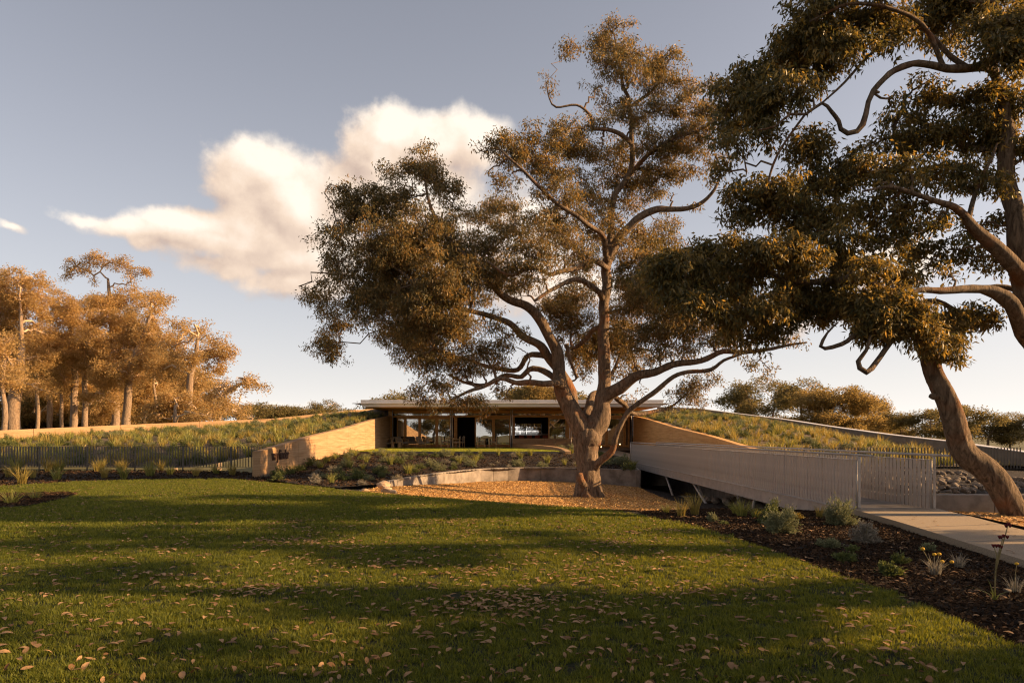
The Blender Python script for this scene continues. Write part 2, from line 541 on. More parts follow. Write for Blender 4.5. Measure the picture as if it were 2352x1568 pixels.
def glass_mat(name, refl=.34):
    m = bpy.data.materials.new(name); m.use_nodes = True
    nt = m.node_tree; L = nt.links; out = nt.nodes['Material Output']
    nt.nodes.remove(nt.nodes['Principled BSDF'])
    g = nd(nt, 'ShaderNodeBsdfGlossy'); g.inputs['Roughness'].default_value = 0.0; g.inputs[0].default_value = (.95, .95, .95, 1)
    t = nd(nt, 'ShaderNodeBsdfTransparent'); t.inputs[0].default_value = (.62, .63, .60, 1)
    mx = nd(nt, 'ShaderNodeMixShader')
    fr = nd(nt, 'ShaderNodeFresnel'); fr.inputs[0].default_value = 1.5
    n = nd(nt, 'ShaderNodeTexNoise'); n.inputs['Scale'].default_value = .9; n.inputs['Detail'].default_value = 1
    tc = nd(nt, 'ShaderNodeTexCoord'); L.new(tc.outputs['Object'], n.inputs['Vector'])
    bp = nd(nt, 'ShaderNodeBump'); bp.inputs['Strength'].default_value = .015; bp.inputs['Distance'].default_value = .1
    L.new(n.outputs[0], bp.inputs['Height']); L.new(bp.outputs[0], g.inputs['Normal'])
    L.new(mth(nt, 'ADD', fr.outputs[0], refl, clamp=True), mx.inputs[0])
    L.new(t.outputs[0], mx.inputs[1]); L.new(g.outputs[0], mx.inputs[2]); L.new(mx.outputs[0], out.inputs[0])
    return m


M = {}
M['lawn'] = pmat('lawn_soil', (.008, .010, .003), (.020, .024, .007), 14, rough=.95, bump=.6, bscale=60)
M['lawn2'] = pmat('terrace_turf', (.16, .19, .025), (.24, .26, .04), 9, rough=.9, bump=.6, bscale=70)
M['mulch'] = pmat('dark_mulch', (.010, .007, .005), (.055, .034, .020), 22, rough=.95, bump=1, bscale=45, c3=(.022, .014, .009), bdist=.05, lo=.3, hi=.75)
M['mound'] = pmat('mound_soil', (.045, .033, .021), (.20, .15, .10), 5, rough=.95, bump=.8, bscale=30, bdist=.05)
M['chips'] = pmat('wood_chip_ground', (.22, .115, .038), (.66, .42, .165), 26, rough=.9, bump=1, bscale=40, c3=(.44, .24, .095), bdist=.04, lo=.3, hi=.7)
M['ground'] = pmat('paddock_grass', (.06, .06, .02), (.11, .10, .04), 2, rough=.95, bump=.4)
M['path'] = pmat('exposed_aggregate', (.17, .13, .09), (.38, .30, .21), 70, rough=.85, bump=.4, bscale=160, bdist=.006, lo=.3, hi=.7)
M['concrete'] = pmat('grey_concrete', (.135, .115, .098), (.27, .235, .205), 2.4, detail=9, rough=.8, bump=.25, bscale=40, c3=(.20, .173, .15), bdist=.008)
M['parapet'] = pmat('parapet_render', (.16, .128, .10), (.235, .19, .15), 2.0, detail=9, rough=.8, bump=.2, bscale=50, bdist=.006)
M['earth'] = earth_mat('rammed_earth', (.345, .22, .122), (.44, .30, .18), (.25, .15, .075))
M['earth_r'] = earth_mat('rammed_earth_ochre', (.62, .345, .135), (.72, .43, .19), (.48, .25, .095))  # bounced sunlight put into the colour, brighter orange than the other earth walls
M['steel'] = pmat('galvanised_steel', (.34, .305, .28), (.45, .41, .375), 5, rough=.45, bump=.05, metal=.25, spec=.5)
M['steel_d'] = pmat('dark_steel', (.10, .09, .08), (.16, .145, .13), 4, rough=.5, bump=.05, metal=.25)
M['roof'] = pmat('roof_metal', (.66, .62, .59), (.74, .70, .67), 1.5, rough=.5, bump=.04, metal=.2)
M['timber'] = pmat('oiled_timber', (.42, .21, .066), (.62, .34, .12), 3, rough=.55, bump=.15, stretch=(1, 1, 9), bscale=20)
M['timber_h'] = pmat('soffit_timber', (.46, .23, .075), (.66, .36, .13), 3, rough=.6, bump=.15, stretch=(1, 9, 9), bscale=20)
M['timber_p'] = pmat('pale_timber', (.50, .33, .16), (.66, .46, .25), 4, rough=.6, bump=.1)
M['dark'] = pmat('dark_joinery', (.022, .014, .010), (.05, .032, .02), 3, rough=.6, bump=.1, stretch=(12, 12, .6))
M['int_floor'] = pmat('interior_floor', (.14, .10, .07), (.20, .15, .11), 4, rough=.6, bump=.05)
M['fabric'] = pmat('grey_weave', (.26, .21, .16), (.36, .30, .24), 30, rough=.9, bump=.3)
M['fabric_w'] = pmat('pale_cushion', (.50, .44, .36), (.60, .53, .45), 30, rough=.9, bump=.3)
M['bottle'] = pmat('bottle_glass', (.006, .007, .005), (.016, .016, .012), 9, rough=.15, bump=0, spec=.6)
M['red'] = pmat('red_leather', (.26, .045, .018), (.36, .075, .03), 9, rough=.6, bump=.05)
M['letters'] = pmat('rusted_letters', (.045, .022, .014), (.09, .042, .024), 14, rough=.8, bump=.2)
M['rock'] = pmat('pale_rock', (.11, .085, .064), (.26, .21, .165), 5, rough=.9, bump=.6, bscale=18)
M['stone'] = pmat('warm_stone', (.34, .23, .14), (.50, .37, .25), 5, rough=.9, bump=.5, bscale=18)
M['bark'] = bark_mat('marri_bark', (.055, .037, .025), (.34, .245, .165), (.27, .115, .048))
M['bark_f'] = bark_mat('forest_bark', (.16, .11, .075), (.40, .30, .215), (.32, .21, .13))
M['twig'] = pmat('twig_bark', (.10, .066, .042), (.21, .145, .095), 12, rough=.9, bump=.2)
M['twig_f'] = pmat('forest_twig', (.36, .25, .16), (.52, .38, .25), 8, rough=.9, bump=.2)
M['leaf'] = leaf_mat('marri_leaf', (.066, .068, .030), (.38, .25, .090), (1.7, 1.35, .8), .42, mid=(.18, .142, .056))
M['leaf_r'] = leaf_mat('dense_leaf', (.052, .058, .022), (.36, .255, .075), (1.8, 1.45, .8), .42, mid=(.15, .125, .045))
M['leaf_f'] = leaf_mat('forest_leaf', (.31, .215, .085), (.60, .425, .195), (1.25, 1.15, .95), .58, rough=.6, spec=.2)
M['leaf_g'] = leaf_mat('distant_leaf', (.11, .105, .046), (.32, .25, .10), (1.2, 1.1, .9), .55, rough=.6, spec=.2)
M['leaf_k'] = leaf_mat('golden_green_leaf', (.17, .135, .052), (.46, .33, .125), (1.2, 1.1, .9), .58, rough=.6, spec=.2)
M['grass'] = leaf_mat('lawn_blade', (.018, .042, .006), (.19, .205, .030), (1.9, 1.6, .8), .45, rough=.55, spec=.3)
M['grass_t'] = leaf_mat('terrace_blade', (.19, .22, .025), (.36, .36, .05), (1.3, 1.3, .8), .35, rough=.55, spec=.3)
M['tuss'] = leaf_mat('tussock_blade', (.060, .088, .022), (.34, .33, .080), (1.5, 1.2, .8), .35, rough=.5)
M['tuss_y'] = leaf_mat('yellow_tussock_blade', (.14, .125, .030), (.42, .33, .095), (1.4, 1.2, .8), .35, rough=.5)
M['silver'] = leaf_mat('silver_leaf', (.16, .145, .115), (.36, .32, .26), (1, 1, .9), .25, rough=.7, spec=.15)
M['sage'] = leaf_mat('sage_leaf', (.085, .100, .052), (.30, .30, .17), (1.1, 1.1, .9), .28, rough=.6, spec=.2)
M['shrub'] = leaf_mat('green_leaf', (.042, .064, .022), (.18, .20, .060), (1.3, 1.2, .8), .3, rough=.55)
M['flower_y'] = pmat('yellow_flower', (.50, .28, .02), (.62, .38, .04), 20, rough=.8, bump=.2)
M['flower_r'] = pmat('dark_red_flower', (.085, .010, .012), (.16, .02, .02), 20, rough=.8, bump=.2)
M['stem'] = pmat('plant_stem', (.16, .13, .06), (.28, .22, .10), 12, rough=.8, bump=.1)
M['dry'] = leaf_mat('dry_leaf', (.13, .062, .024), (.40, .255, .14), (1, .9, .8), .2, rough=.7, spec=.2)
M['flake'] = leaf_mat('bark_flake', (.012, .008, .005), (.085, .048, .026), (1, 1, 1), .05, rough=.9, spec=.15)
M['flake_o'] = leaf_mat('wood_chip', (.26, .14, .045), (.76, .50, .21), (1, 1, 1), .08, rough=.85, spec=.15)
M['glass'] = glass_mat('window_glass')
lm = bpy.data.materials.new('lamp_glow'); lm.use_nodes = True
lm.node_tree.nodes['Principled BSDF'].inputs['Emission Color'].default_value = (1, .55, .2, 1)
lm.node_tree.nodes['Principled BSDF'].inputs['Emission Strength'].default_value = 6
M['glow'] = lm


# ------------------------------------------------------------------ the ground
LAWN_EDGE = [(0, 1114), (170, 1104), (340, 1099), (509, 1100), (577, 1104), (679, 1114), (798, 1126), (900, 1135), (1000, 1142), (1200, 1155),
             (1379, 1169), (1449, 1179), (1553, 1198), (1669, 1227), (1793, 1269), (1916, 1317), (2046, 1355), (2157, 1401), (2206, 1424), (2352, 1490)]
edge = [tuple(G(x, y)[:2]) for x, y in LAWN_EDGE]
lawn_poly = [(-44, 17.5), (-26, 19.3)] + edge + [(3.45, 2), (3.3, -3), (3, -11.5), (-44, -11.5)]

ARC = np.array([(894, 24.0), (943.6, 26.4), (1019, 29.9), (1102.5, 33.0), (1190.5, 34.4), (1283, 34.3), (1385, 33.1), (1468, 32.0)])
ARC = np.stack([(ARC[:, 0] - HX) / F * ARC[:, 1], ARC[:, 1]], 1)
ARC_T = -.10

bank_front = [(-9.2, 24.9), (-8.2, 23.2), (-6.6, 21.4), (-5.2, 20.6), (-4.6, 22.2)] + [tuple(p) for p in ARC] + [(6.2, 34), (6.5, 37), (6.6, 39.9), (9.2, 39.9)]
bank_poly = bank_front + [(9.2, 52.2), (-9.2, 52.2)]

ctl = [(x, y, 0) for x in (-42, -25, -12, -4, 3) for y in (-10, 0, 8)] + [(-36, 18, 0), (-20, 18, 0), (-10, 18, 0), (-4, 14, 0), (0, 12, 0)]
ctl += [(p[0], p[1], -.02) for p in edge[::2]] + [(-13, 26, .08), (-20, 26, .10), (-30, 25, .1), (-44, 25, .1), (-10, 25, .02)]
ctl += [(-1, 20, -.5), (1.2, 18.5, -.42), (3, 17, -.35), (-2.4, 21.5, -.42), (-3.9, 22.8, -.30), (-4.0, 24.4, -.36), (-3.6, 26.6, -.46), (-2.6, 29.6, -.64),
        (-1.4, 32.6, -.74), (.4, 34, -.79), (2.3, 33.9, -.81), (4.3, 32.7, -.85), (5.7, 31.6, -.90), (1, 26, -.78), (3.2, 24, -.74), (5, 22, -.68), (0, 29, -.80), (4, 28, -.83),
        (2.9, 25.8, -.80), (7, 30, -1.1), (7.5, 34, -1.25), (7.5, 38.5, -1.3), (8.8, 30, -1.2), (7.2, 25, -.95), (8.8, 24, -.9), (7, 20.2, -.72), (8.8, 19, -.5),
        (5, 17, -.28), (6.9, 16, -.22), (5, 13.5, -.06), (4.2, 11, -.03), (6.3, 11, -.03), (5, 8, -.02), (5, 5, 0), (6, 0, 0), (9, 6, 0), (9, 11, 0), (8.7, 13.4, 0),
        (10, 15.6, -.36), (14, 15.6, -.36), (11, 13, -.05), (15, 10, 0), (25, 10, 0), (44, 10, 0), (44, -10, 0), (20, -10, 0), (44, 25, 0), (24, 16, -.1)]
H_front0 = tps_fit(ctl, 2e-3)
H_front = lambda x, y: H_front0(x, y) + .025 * smooth_noise(np.asarray(x), np.asarray(y), .5, 3)

ctl2 = [(-9.2, 25, 0), (-9.2, 27.3, .02), (-9.2, 29.2, .10), (-9.2, 33.8, .40), (-9.2, 38.5, .46), (-6.6, 21.4, -.03), (-5.2, 21, -.05), (-4.6, 22.4, -.10)]
ctl2 += [(p[0], p[1] + .1, ARC_T - .06) for p in ARC]
ctl2 += [(-6, 27, .06), (-5.2, 31, .17), (-3, 35, .12), (-6.5, 36, .40), (0, 36.6, .12), (3, 36.4, .10)] + [(x, 39.3, .45) for x in (-8, -5, -2, 1, 3)]
ctl2 += [(x, 45, .5) for x in (-8, -3, 2)] + [(x, 52, .5) for x in (-9, -4, 0, 4)] + [(6.4, 37, -.1), (6.6, 40, -.03), (9.2, 40, -.03), (5, 36, .02), (5, 40, .25), (7.7, 46, .22), (9, 52, .50), (6, 50.5, .42)]
H_bank0 = tps_fit(ctl2, 1e-3)
H_bank = lambda x, y: H_bank0(x, y) + .02 * smooth_noise(np.asarray(x), np.asarray(y), 1.1, 5)

# mounds either side
WALL_TOP_Y = [24.0, 25.1, 31.3, 38.4, 46.2, 52.6, 60]
WALL_TOP_Z = [.86, .92, 1.46, 1.95, 2.62, 3.05, 3.2]
wall_top = lambda y: np.interp(y, WALL_TOP_Y, WALL_TOP_Z)
OUT_L = np.array([(-36, 27, 1.35), (-31.5, 31, 1.52), (-27, 36, 1.77), (-22.9, 43, 2.24), (-16.8, 48, 2.69), (-12.5, 52, 3.40), (-10.5, 55, 3.7)])
OUT_R = np.array([(22.4, 25.5, .42), (21.75, 29, .82), (21.6, 34, 1.25), (21.0, 38, 1.57), (20.3, 43, 2.05), (18.9, 48, 2.69), (16.8, 51.5, 3.2), (14.8, 54, 3.66), (12, 56.5, 3.9)])
cl = [(-9.5, y, float(wall_top(y)) - .12) for y in (28, 32, 36, 40, 44, 48, 52)] + [(x, 28, .22) for x in (-13, -17, -21, -25, -30, -36)]
cl += [(p[0] + .5, p[1] - .5, p[2] - d) for p, d in zip(OUT_L, (.7, .65, .55, .42, .30, .22, .2))] + [(-10.5, 29, .75), (-15, 34, 1.15), (-20, 36, 1.25), (-14, 40, 1.85), (-13, 46, 2.5)]
H_left0 = tps_fit(cl, 2e-3)
H_left = lambda x, y: H_left0(x, y) + .05 * smooth_noise(np.asarray(x), np.asarray(y), .9, 8)
cr = [(9.5, y, float(wall_top(y)) - .1) for y in (28, 32, 36, 40, 44, 48, 52)] + [(x, 28.2, .25) for x in (13, 16, 19, 21)]
cr += [(p[0] - .5, p[1] - .3, p[2] - d) for p, d in zip(OUT_R, (.8, .8, .75, .70, .55, .40, .35, .3, .3))] + [(10.4, 29, .78), (14, 36, 1.6), (17, 36, 1.35), (14, 44, 2.6)]
H_right0 = tps_fit(cr, 2e-3)
H_right = lambda x, y: H_right0(x, y) + .05 * smooth_noise(np.asarray(x), np.asarray(y), .9, 9)

# far ground to the horizon
gx = np.array([-1500, -400, -120, -60, -45, 45, 60, 120, 400, 1500.]); gy = np.array([-1500, -300, -60, -12.1, -11.9, 60, 140, 400, 1500.])
XX, YY = np.meshgrid(gx, gy)
o = obj('ground', grid_mesh('ground', XX, YY, np.full(XX.shape, -1.55) + np.where(YY < -12, 1.45, 0.0)), M['ground']); tag(o, kind='structure')

# front ground: mulch garden beds
xs = np.arange(-46, 46.1, .3); ys = np.arange(-12, 40.3, .3)
XX, YY = np.meshgrid(xs, ys)
ZZ = H_front(XX, YY) - .035 + .03 * smooth_noise(XX, YY, 6, 21) * (np.abs(XX) < 30)
low = in_poly(XX, YY, bank_poly) | ((YY > 27.9) & (np.abs(XX) > 9.3)) | ((XX > 9.05) & (YY > 16.05))
ZZ = np.where(in_poly(XX, YY, lawn_poly), ZZ - .03, ZZ)
ZZ = np.where(low, ZZ - .8, ZZ)
o = obj('garden_bed', grid_mesh('garden_bed', XX, YY, ZZ), M['mulch']); tag(o, kind='structure')

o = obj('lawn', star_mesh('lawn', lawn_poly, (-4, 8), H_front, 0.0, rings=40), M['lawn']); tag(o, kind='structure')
small_bed = [(-26, 15.4), (-14.3, 15.3), (-9.95, 15.55), (-9.6, 15.85), (-9.9, 16.6), (-11, 17.6), (-14, 18.2), (-26, 18.4)]
small_bed = [tuple(G(x, y)[:2]) for x, y in [(-700, 1168), (0, 1168), (60, 1164), (125, 1152), (170, 1138), (180, 1133), (150, 1130), (80, 1131), (0, 1132), (-700, 1130)]]
o = obj('small_garden_bed', star_mesh('small_garden_bed', small_bed, tuple(np.mean(small_bed, 0)), H_front, .035, rings=8), M['mulch']); tag(o, kind='structure')

chip_poly = [tuple(p) for p in ARC] + [(6.0, 29), (5.7, 24), (5.2, 20), (4.4, 17), (3.2, 15), (2.0, 14.1), (1.0, 14.75), (.2, 15.35), (-1.86, 16.7), (-3.06, 17.6), (-4.1, 18.7), (-4.5, 20.5), (-4.5, 22.2)]
o = obj('wood_chip_ground', star_mesh('wood_chip_ground', chip_poly, (0.3, 25), lambda x, y: H_front(x, y) + .02 * smooth_noise(np.asarray(x), np.asarray(y), 5, 31), .0, rings=40), M['chips']); tag(o, kind='structure')
chip2 = [(8.55, 13.0), (9.2, 15.95), (20, 15.95), (20, 13), (12, 10.5), (8.35, 10.6)]
o = obj('wood_chip_strip', star_mesh('wood_chip_strip', chip2, (10.5, 13.5), H_front, .012, rings=12), M['chips']); tag(o, kind='structure')

side = [(9.4, 10.3), (12.2, 10.6), (20.5, 12.6), (44, 13), (44, -11.5), (7.6, -11.5), (7.6, 4), (8.1, 8)]
o = obj('side_lawn', star_mesh('side_lawn', side, (20, 2), H_front, .012, rings=12), M['ground']); tag(o, kind='structure')

# planted bank below the terrace
f = np.array(bank_front); s = np.r_[0, np.cumsum(np.linalg.norm(np.diff(f, axis=0), axis=1))]
u = np.linspace(0, s[-1], 160)
fx, fy = np.interp(u, s, f[:, 0]), np.interp(u, s, f[:, 1])
bx, by = np.linspace(-9.2, 9.2, 160), np.full(160, 52.2)
v = np.linspace(0, 1, 90)[:, None]
XX = fx * (1 - v) + bx * v; YY = fy * (1 - v) + by * v
o = obj('planted_bank', grid_mesh('planted_bank', XX, YY, H_bank(XX, YY) + .02 * smooth_noise(XX, YY, 6, 22)), M['mulch']); tag(o, kind='structure')

# mound sheets
def mound(name, wall_x, outer, hf, sign):
    ys = np.linspace(28.05, 56, 90)
    ox = np.interp(ys, outer[:, 1], outer[:, 0])
    t = np.linspace(0, 1, 70)[:, None]
    XX = (wall_x * (1 - t) + (ox - sign * .05) * t); YY = np.broadcast_to(ys, XX.shape)
    o = obj(name, grid_mesh(name, XX, YY, hf(XX, YY)), M['mound']); tag(o, kind='structure')
mound('mound_left', -9.54, OUT_L, H_left, -1)
mound('mound_right', 9.54, OUT_R, H_right, 1)

# rock bed right of the bridge
XX, YY = np.meshgrid(np.linspace(9.05, 24, 50), np.linspace(16.12, 28.05, 40))
H_rock = lambda x, y: .10 + .012 * (np.asarray(y) - 16) + .05 * smooth_noise(np.asarray(x), np.asarray(y), 1.2, 12) - .12 * np.clip((np.asarray(x) - 14) / 8, 0, 1)
o = obj('rock_bed', grid_mesh('rock_bed', XX, YY, H_rock(XX, YY) - .06), M['mulch']); tag(o, kind='structure')

# paths
def ribbon(name, left, right, hf, dz, mat, thick=.10, step=.5):
    Lp, Rp = catmull(np.array(left), step), catmull(np.array(right), step)
    n = 60
    rs = lambda P: np.stack([np.interp(np.linspace(0, 1, n), np.linspace(0, 1, len(P)), P[:, k]) for k in range(P.shape[1])], 1)
    Lp, Rp = rs(Lp), rs(Rp)
    mb = MB(); V = []
    for a, b in zip(Lp, Rp):
        V += [(a[0], a[1], a[2] + dz), (b[0], b[1], b[2] + dz), (b[0], b[1], b[2] + dz - thick), (a[0], a[1], a[2] + dz - thick)]
    Fc = []
    for i in range(n - 1):
        k = i * 4
        for q in range(4):
            Fc.append((k + q, k + (q + 1) % 4, k + 4 + (q + 1) % 4, k + 4 + q)[::-1])
    Fc += [(0, 1, 2, 3), tuple((n - 1) * 4 + q for q in (3, 2, 1, 0))]
    mb.add(V, Fc)
    return tag(mb.build(name, mat), kind='structure')
ribbon('path', [(6.80, 13.7, .04), (6.55, 11.5, .04), (6.02, 8.03, .04), (5.6, 4.5, .04), (5.5, 0, .04), (5.6, -6, .04)],
       [(8.52, 13.7, .04), (8.28, 12.2, .04), (7.9, 10.4, .04), (7.45, 7.5, .04), (7.2, 4, .04), (7.2, -6, .04)], None, 0, M['path'], .11)
ribbon('entry_path', [(6.95, 40.0, .045), (6.8, 42.5, .17), (6.2, 46.5, .36), (5.6, 50.3, .56)], [(8.45, 40.0, .045), (8.2, 42.5, .17), (7.6, 46.5, .36), (7.1, 50.3, .56)], None, 0.03, M['path'], .2)

pth = bpy.data.objects['path']
for y in (12.4, 10.9, 9.4, 7.9, 6.4):                  # saw cuts across the concrete
    xl = float(np.interp(y, [0, 4.5, 8.03, 11.5, 13.7], [5.5, 5.6, 6.02, 6.55, 6.8])); xr = float(np.interp(y + .35, [0, 4, 7.5, 10.4, 12.2, 13.7], [7.2, 7.2, 7.45, 7.9, 8.28, 8.52]))
    MB().bar((xl + .03, y, .0415), (xr - .03, y + .35, .0415), .014, .003).build('saw_cut', M['steel_d'], pth)

# terrace lawn with its steel edging
ter = [(-9.2, 39.6), (-6, 39.45), (-2, 39.4), (1, 39.4), (2.7, 39.5), (2.6, 41), (2.1, 43), (1.1, 46), (-.15, 50.35), (-9.2, 50.35)]
o = obj('terrace_lawn', star_mesh('terrace_lawn', ter, (-4, 45), lambda x, y: .575 + 0 * np.asarray(x), 0, rings=10), M['lawn2']); tag(o, kind='structure')
mb = MB()
for a, b in zip(ter[:4], ter[1:5]):
    mb.bar((a[0], a[1] - .012, .51), (b[0], b[1] - .012, .51), .012, .14)
tag(mb.build('terrace_edging', M['steel_d']), kind='structure')


# ------------------------------------------------------------------ walls
def strip(pts, zt, zb, thick, side=1):
    """solid along a plan polyline; the given line is one face, the body lies on its left (side=1) or right"""
    P = np.asarray(pts, float); T = np.gradient(P, axis=0) if len(P) > 2 else np.repeat((P[1] - P[0])[None], len(P), 0)
    T /= np.linalg.norm(T, axis=1)[:, None]
    N = np.stack([-T[:, 1], T[:, 0]], 1) * side * thick
    V = []
    for p, n, a, b in zip(P, N, zt, zb):
        V += [(p[0], p[1], b), (p[0] + n[0], p[1] + n[1], b), (p[0] + n[0], p[1] + n[1], a), (p[0], p[1], a)]
    m = len(P); Fc = []
    for i in range(m - 1):
        for q in range(4):
            fq = (i * 4 + q, i * 4 + (q + 1) % 4, i * 4 + 4 + (q + 1) % 4, i * 4 + 4 + q)
            Fc.append(fq if side < 0 else fq[::-1])
    e0, e1 = (0, 1, 2, 3), tuple((m - 1) * 4 + q for q in (3, 2, 1, 0))
    Fc += [e0[::-1] if side < 0 else e0, e1[::-1] if side < 0 else e1]
    return MB().add(V, Fc)


def panel_wall(name, pts, zt, zb, thick, side, mat, label, cat='wall', length=4.0, gap=.014, sub=.7, cap=None, bevel=.012):
    P = np.asarray(pts, float); s = np.r_[0, np.cumsum(np.linalg.norm(np.diff(P, axis=0), axis=1))]
    zt = np.asarray(zt, float); zb = np.asarray(zb, float)
    n = max(1, int(round(s[-1] / length)))
    root = empty(name, (P[0, 0], P[0, 1], float(zb[0])), label=label, cat=cat)
    at = lambda q: (np.stack([np.interp(q, s, P[:, 0]), np.interp(q, s, P[:, 1])], 1), np.interp(q, s, zt), np.interp(q, s, zb))
    off = Matrix.Translation((-P[0, 0], -P[0, 1], -float(zb[0])))
    for i in range(n):
        a, b = s[-1] * i / n + (gap / 2 if i else 0), s[-1] * (i + 1) / n - (gap / 2 if i < n - 1 else 0)
        q = np.linspace(a, b, max(2, int((b - a) / sub) + 1))
        X, t, bb = at(q)
        pn = strip(X, t, bb, thick, side).build('panel', mat, root, bevel)
        pn.matrix_parent_inverse = off
    if cap:
        cm, ch, cw = cap
        q = np.linspace(0, s[-1], max(2, int(s[-1] / sub)))
        X, t, bb = at(q)
        T = np.gradient(X, axis=0); T /= np.linalg.norm(T, axis=1)[:, None]
        X = X - np.stack([-T[:, 1], T[:, 0]], 1) * side * (cw - thick) / 2
        c = strip(X, t + ch + .003, t + .003, cw, side).build('coping', cm, root, 0)
        c.matrix_parent_inverse = off
    return root


yy = np.linspace(25.1, 52.2, 20)
sign_wall = panel_wall('rammed_earth_wall', [(-9.25, y) for y in yy], wall_top(yy), np.full(20, -.5), .30, 1, M['earth'],
                       'long tan rammed earth wall carrying the rusty lettering, left of the terrace', length=4.5)
yy = np.linspace(26.4, 52.2, 20)
panel_wall('rammed_earth_wall', [(9.25, y) for y in yy], wall_top(yy - .8) + .03, np.full(20, -1.3), .30, -1, M['earth_r'],
           'shaded ochre rammed earth wall behind the far end of the footbridge', length=4.5)
panel_wall('rammed_earth_wall', OUT_L[:, :2], OUT_L[:, 2], OUT_L[:, 2] - 2.0, .4, 1, M['earth'],
           'long low sunlit earth wall crossing the top of the left mound below the forest', length=5.0)
panel_wall('parapet_wall', OUT_R[:, :2], OUT_R[:, 2] - .04, OUT_R[:, 2] - 2.2, .32, -1, M['parapet'],
           'grey brown parapet wall with metal coping rising along the right mound', length=6.0, cap=(M['roof'], .035, .40))
aq = catmull(ARC, .5)
panel_wall('retaining_wall', aq, np.full(len(aq), ARC_T), np.full(len(aq), -1.3), .2, 1, M['concrete'],
           'curved grey concrete retaining wall around the wood chips under the big tree', length=2.6, bevel=.008)
panel_wall('retaining_wall', [(5.99, 32.0), (6.4, 35.5), (6.62, 39.75)], [-.10, -.08, -.05], [-1.6] * 3, .2, 1, M['concrete'],
           'dark concrete return wall in the gully below the far end of the footbridge', length=4, bevel=.008)
panel_wall('retaining_wall', [(6.64, 39.78), (9.22, 39.78)], [-.3, -.3], [-1.7] * 2, .2, 1, M['concrete'], 'concrete abutment wall directly under the far end of the footbridge', length=3, bevel=.008)
panel_wall('retaining_wall', [(9.02, 39.4), (9.02, 16.0)], [.04, .10], [-1.7] * 2, .16, 1, M['concrete'], 'long shaded concrete wall in the gully behind the footbridge struts', length=3, bevel=.008)
panel_wall('retaining_wall', [(9.2, 16.0), (24, 16.0)], [.115, .115], [-.7] * 2, .2, 1, M['concrete'], 'straight low concrete wall holding the rock bed beside the leaning trunk', length=2.05, bevel=.008)

# lettering on the wall
sign = empty('sign_lettering', (-9.25, 26.2, .56), label='rusty dark metal lettering reading wayfinder on the tan earth wall', cat='sign')
yc = 26.2
for ch, adv in zip('wayfinder', (.345, .245, .25, .165, .115, .27, .26, .245, .18)):
    cu = bpy.data.curves.new('letter', 'FONT'); cu.body = ch; cu.size = .50; cu.extrude = .012; cu.offset = .006
    tmp = bpy.data.objects.new('tmp', cu); COL.objects.link(tmp)
    dg = bpy.context.evaluated_depsgraph_get()
    me = bpy.data.meshes.new_from_object(tmp.evaluated_get(dg))
    bpy.data.objects.remove(tmp)
    co = np.array([v.co for v in me.vertices]); w = co[:, 0].max() - co[:, 0].min()
    sx = (adv - .012) / w if ch != 'f' else 1.0
    me.vertices.foreach_set('co', np.stack([.026 + co[:, 2], (co[:, 0] - co[:, 0].min()) * sx + (yc - 26.2), co[:, 1] * 1.12], 1).astype(np.float32).ravel())
    me.materials.clear()
    obj('letter', me, M['letters'], sign)
    yc += adv


# ------------------------------------------------------------------ fences
def fence(x0, x1, y, z0, z1, label, mat, pitch=.115):
    root = empty('picket_fence', (x0, y, z0), label=label, cat='fence')
    L = x1 - x0
    MB().box(0, L, -.02, .02, z1 - z0 - .012, z1 - z0).build('top_rail', mat, root)
    MB().box(0, L, -.02, .02, -.012, .0).build('bottom_rail', mat, root)
    me = MB().box(-.005, .005, -.033, .033, .002, z1 - z0 - .014).build('slat', mat, root)
    n = int(L / pitch)
    me.location.x = pitch / 2
    for i in range(1, n):
        c = me.copy(); COL.objects.link(c); c.parent = root; c.location.x = pitch * (i + .5) + random.uniform(-.004, .004)
    for i in range(0, n, 17):
        MB().box(-.02 + pitch * i, .02 + pitch * i, .021, .06, -.35, z1 - z0 - .02).build('post', mat, root)
    return root
fence(-33.0, -9.62, 27.85, .22, 1.06, 'grey steel slat fence below the left planted mound', M['steel_d'])
fence(9.75, 20.9, 27.85, .16, 1.02, 'grey steel slat fence behind the footbridge below the right mound', M['steel_d'], .13)


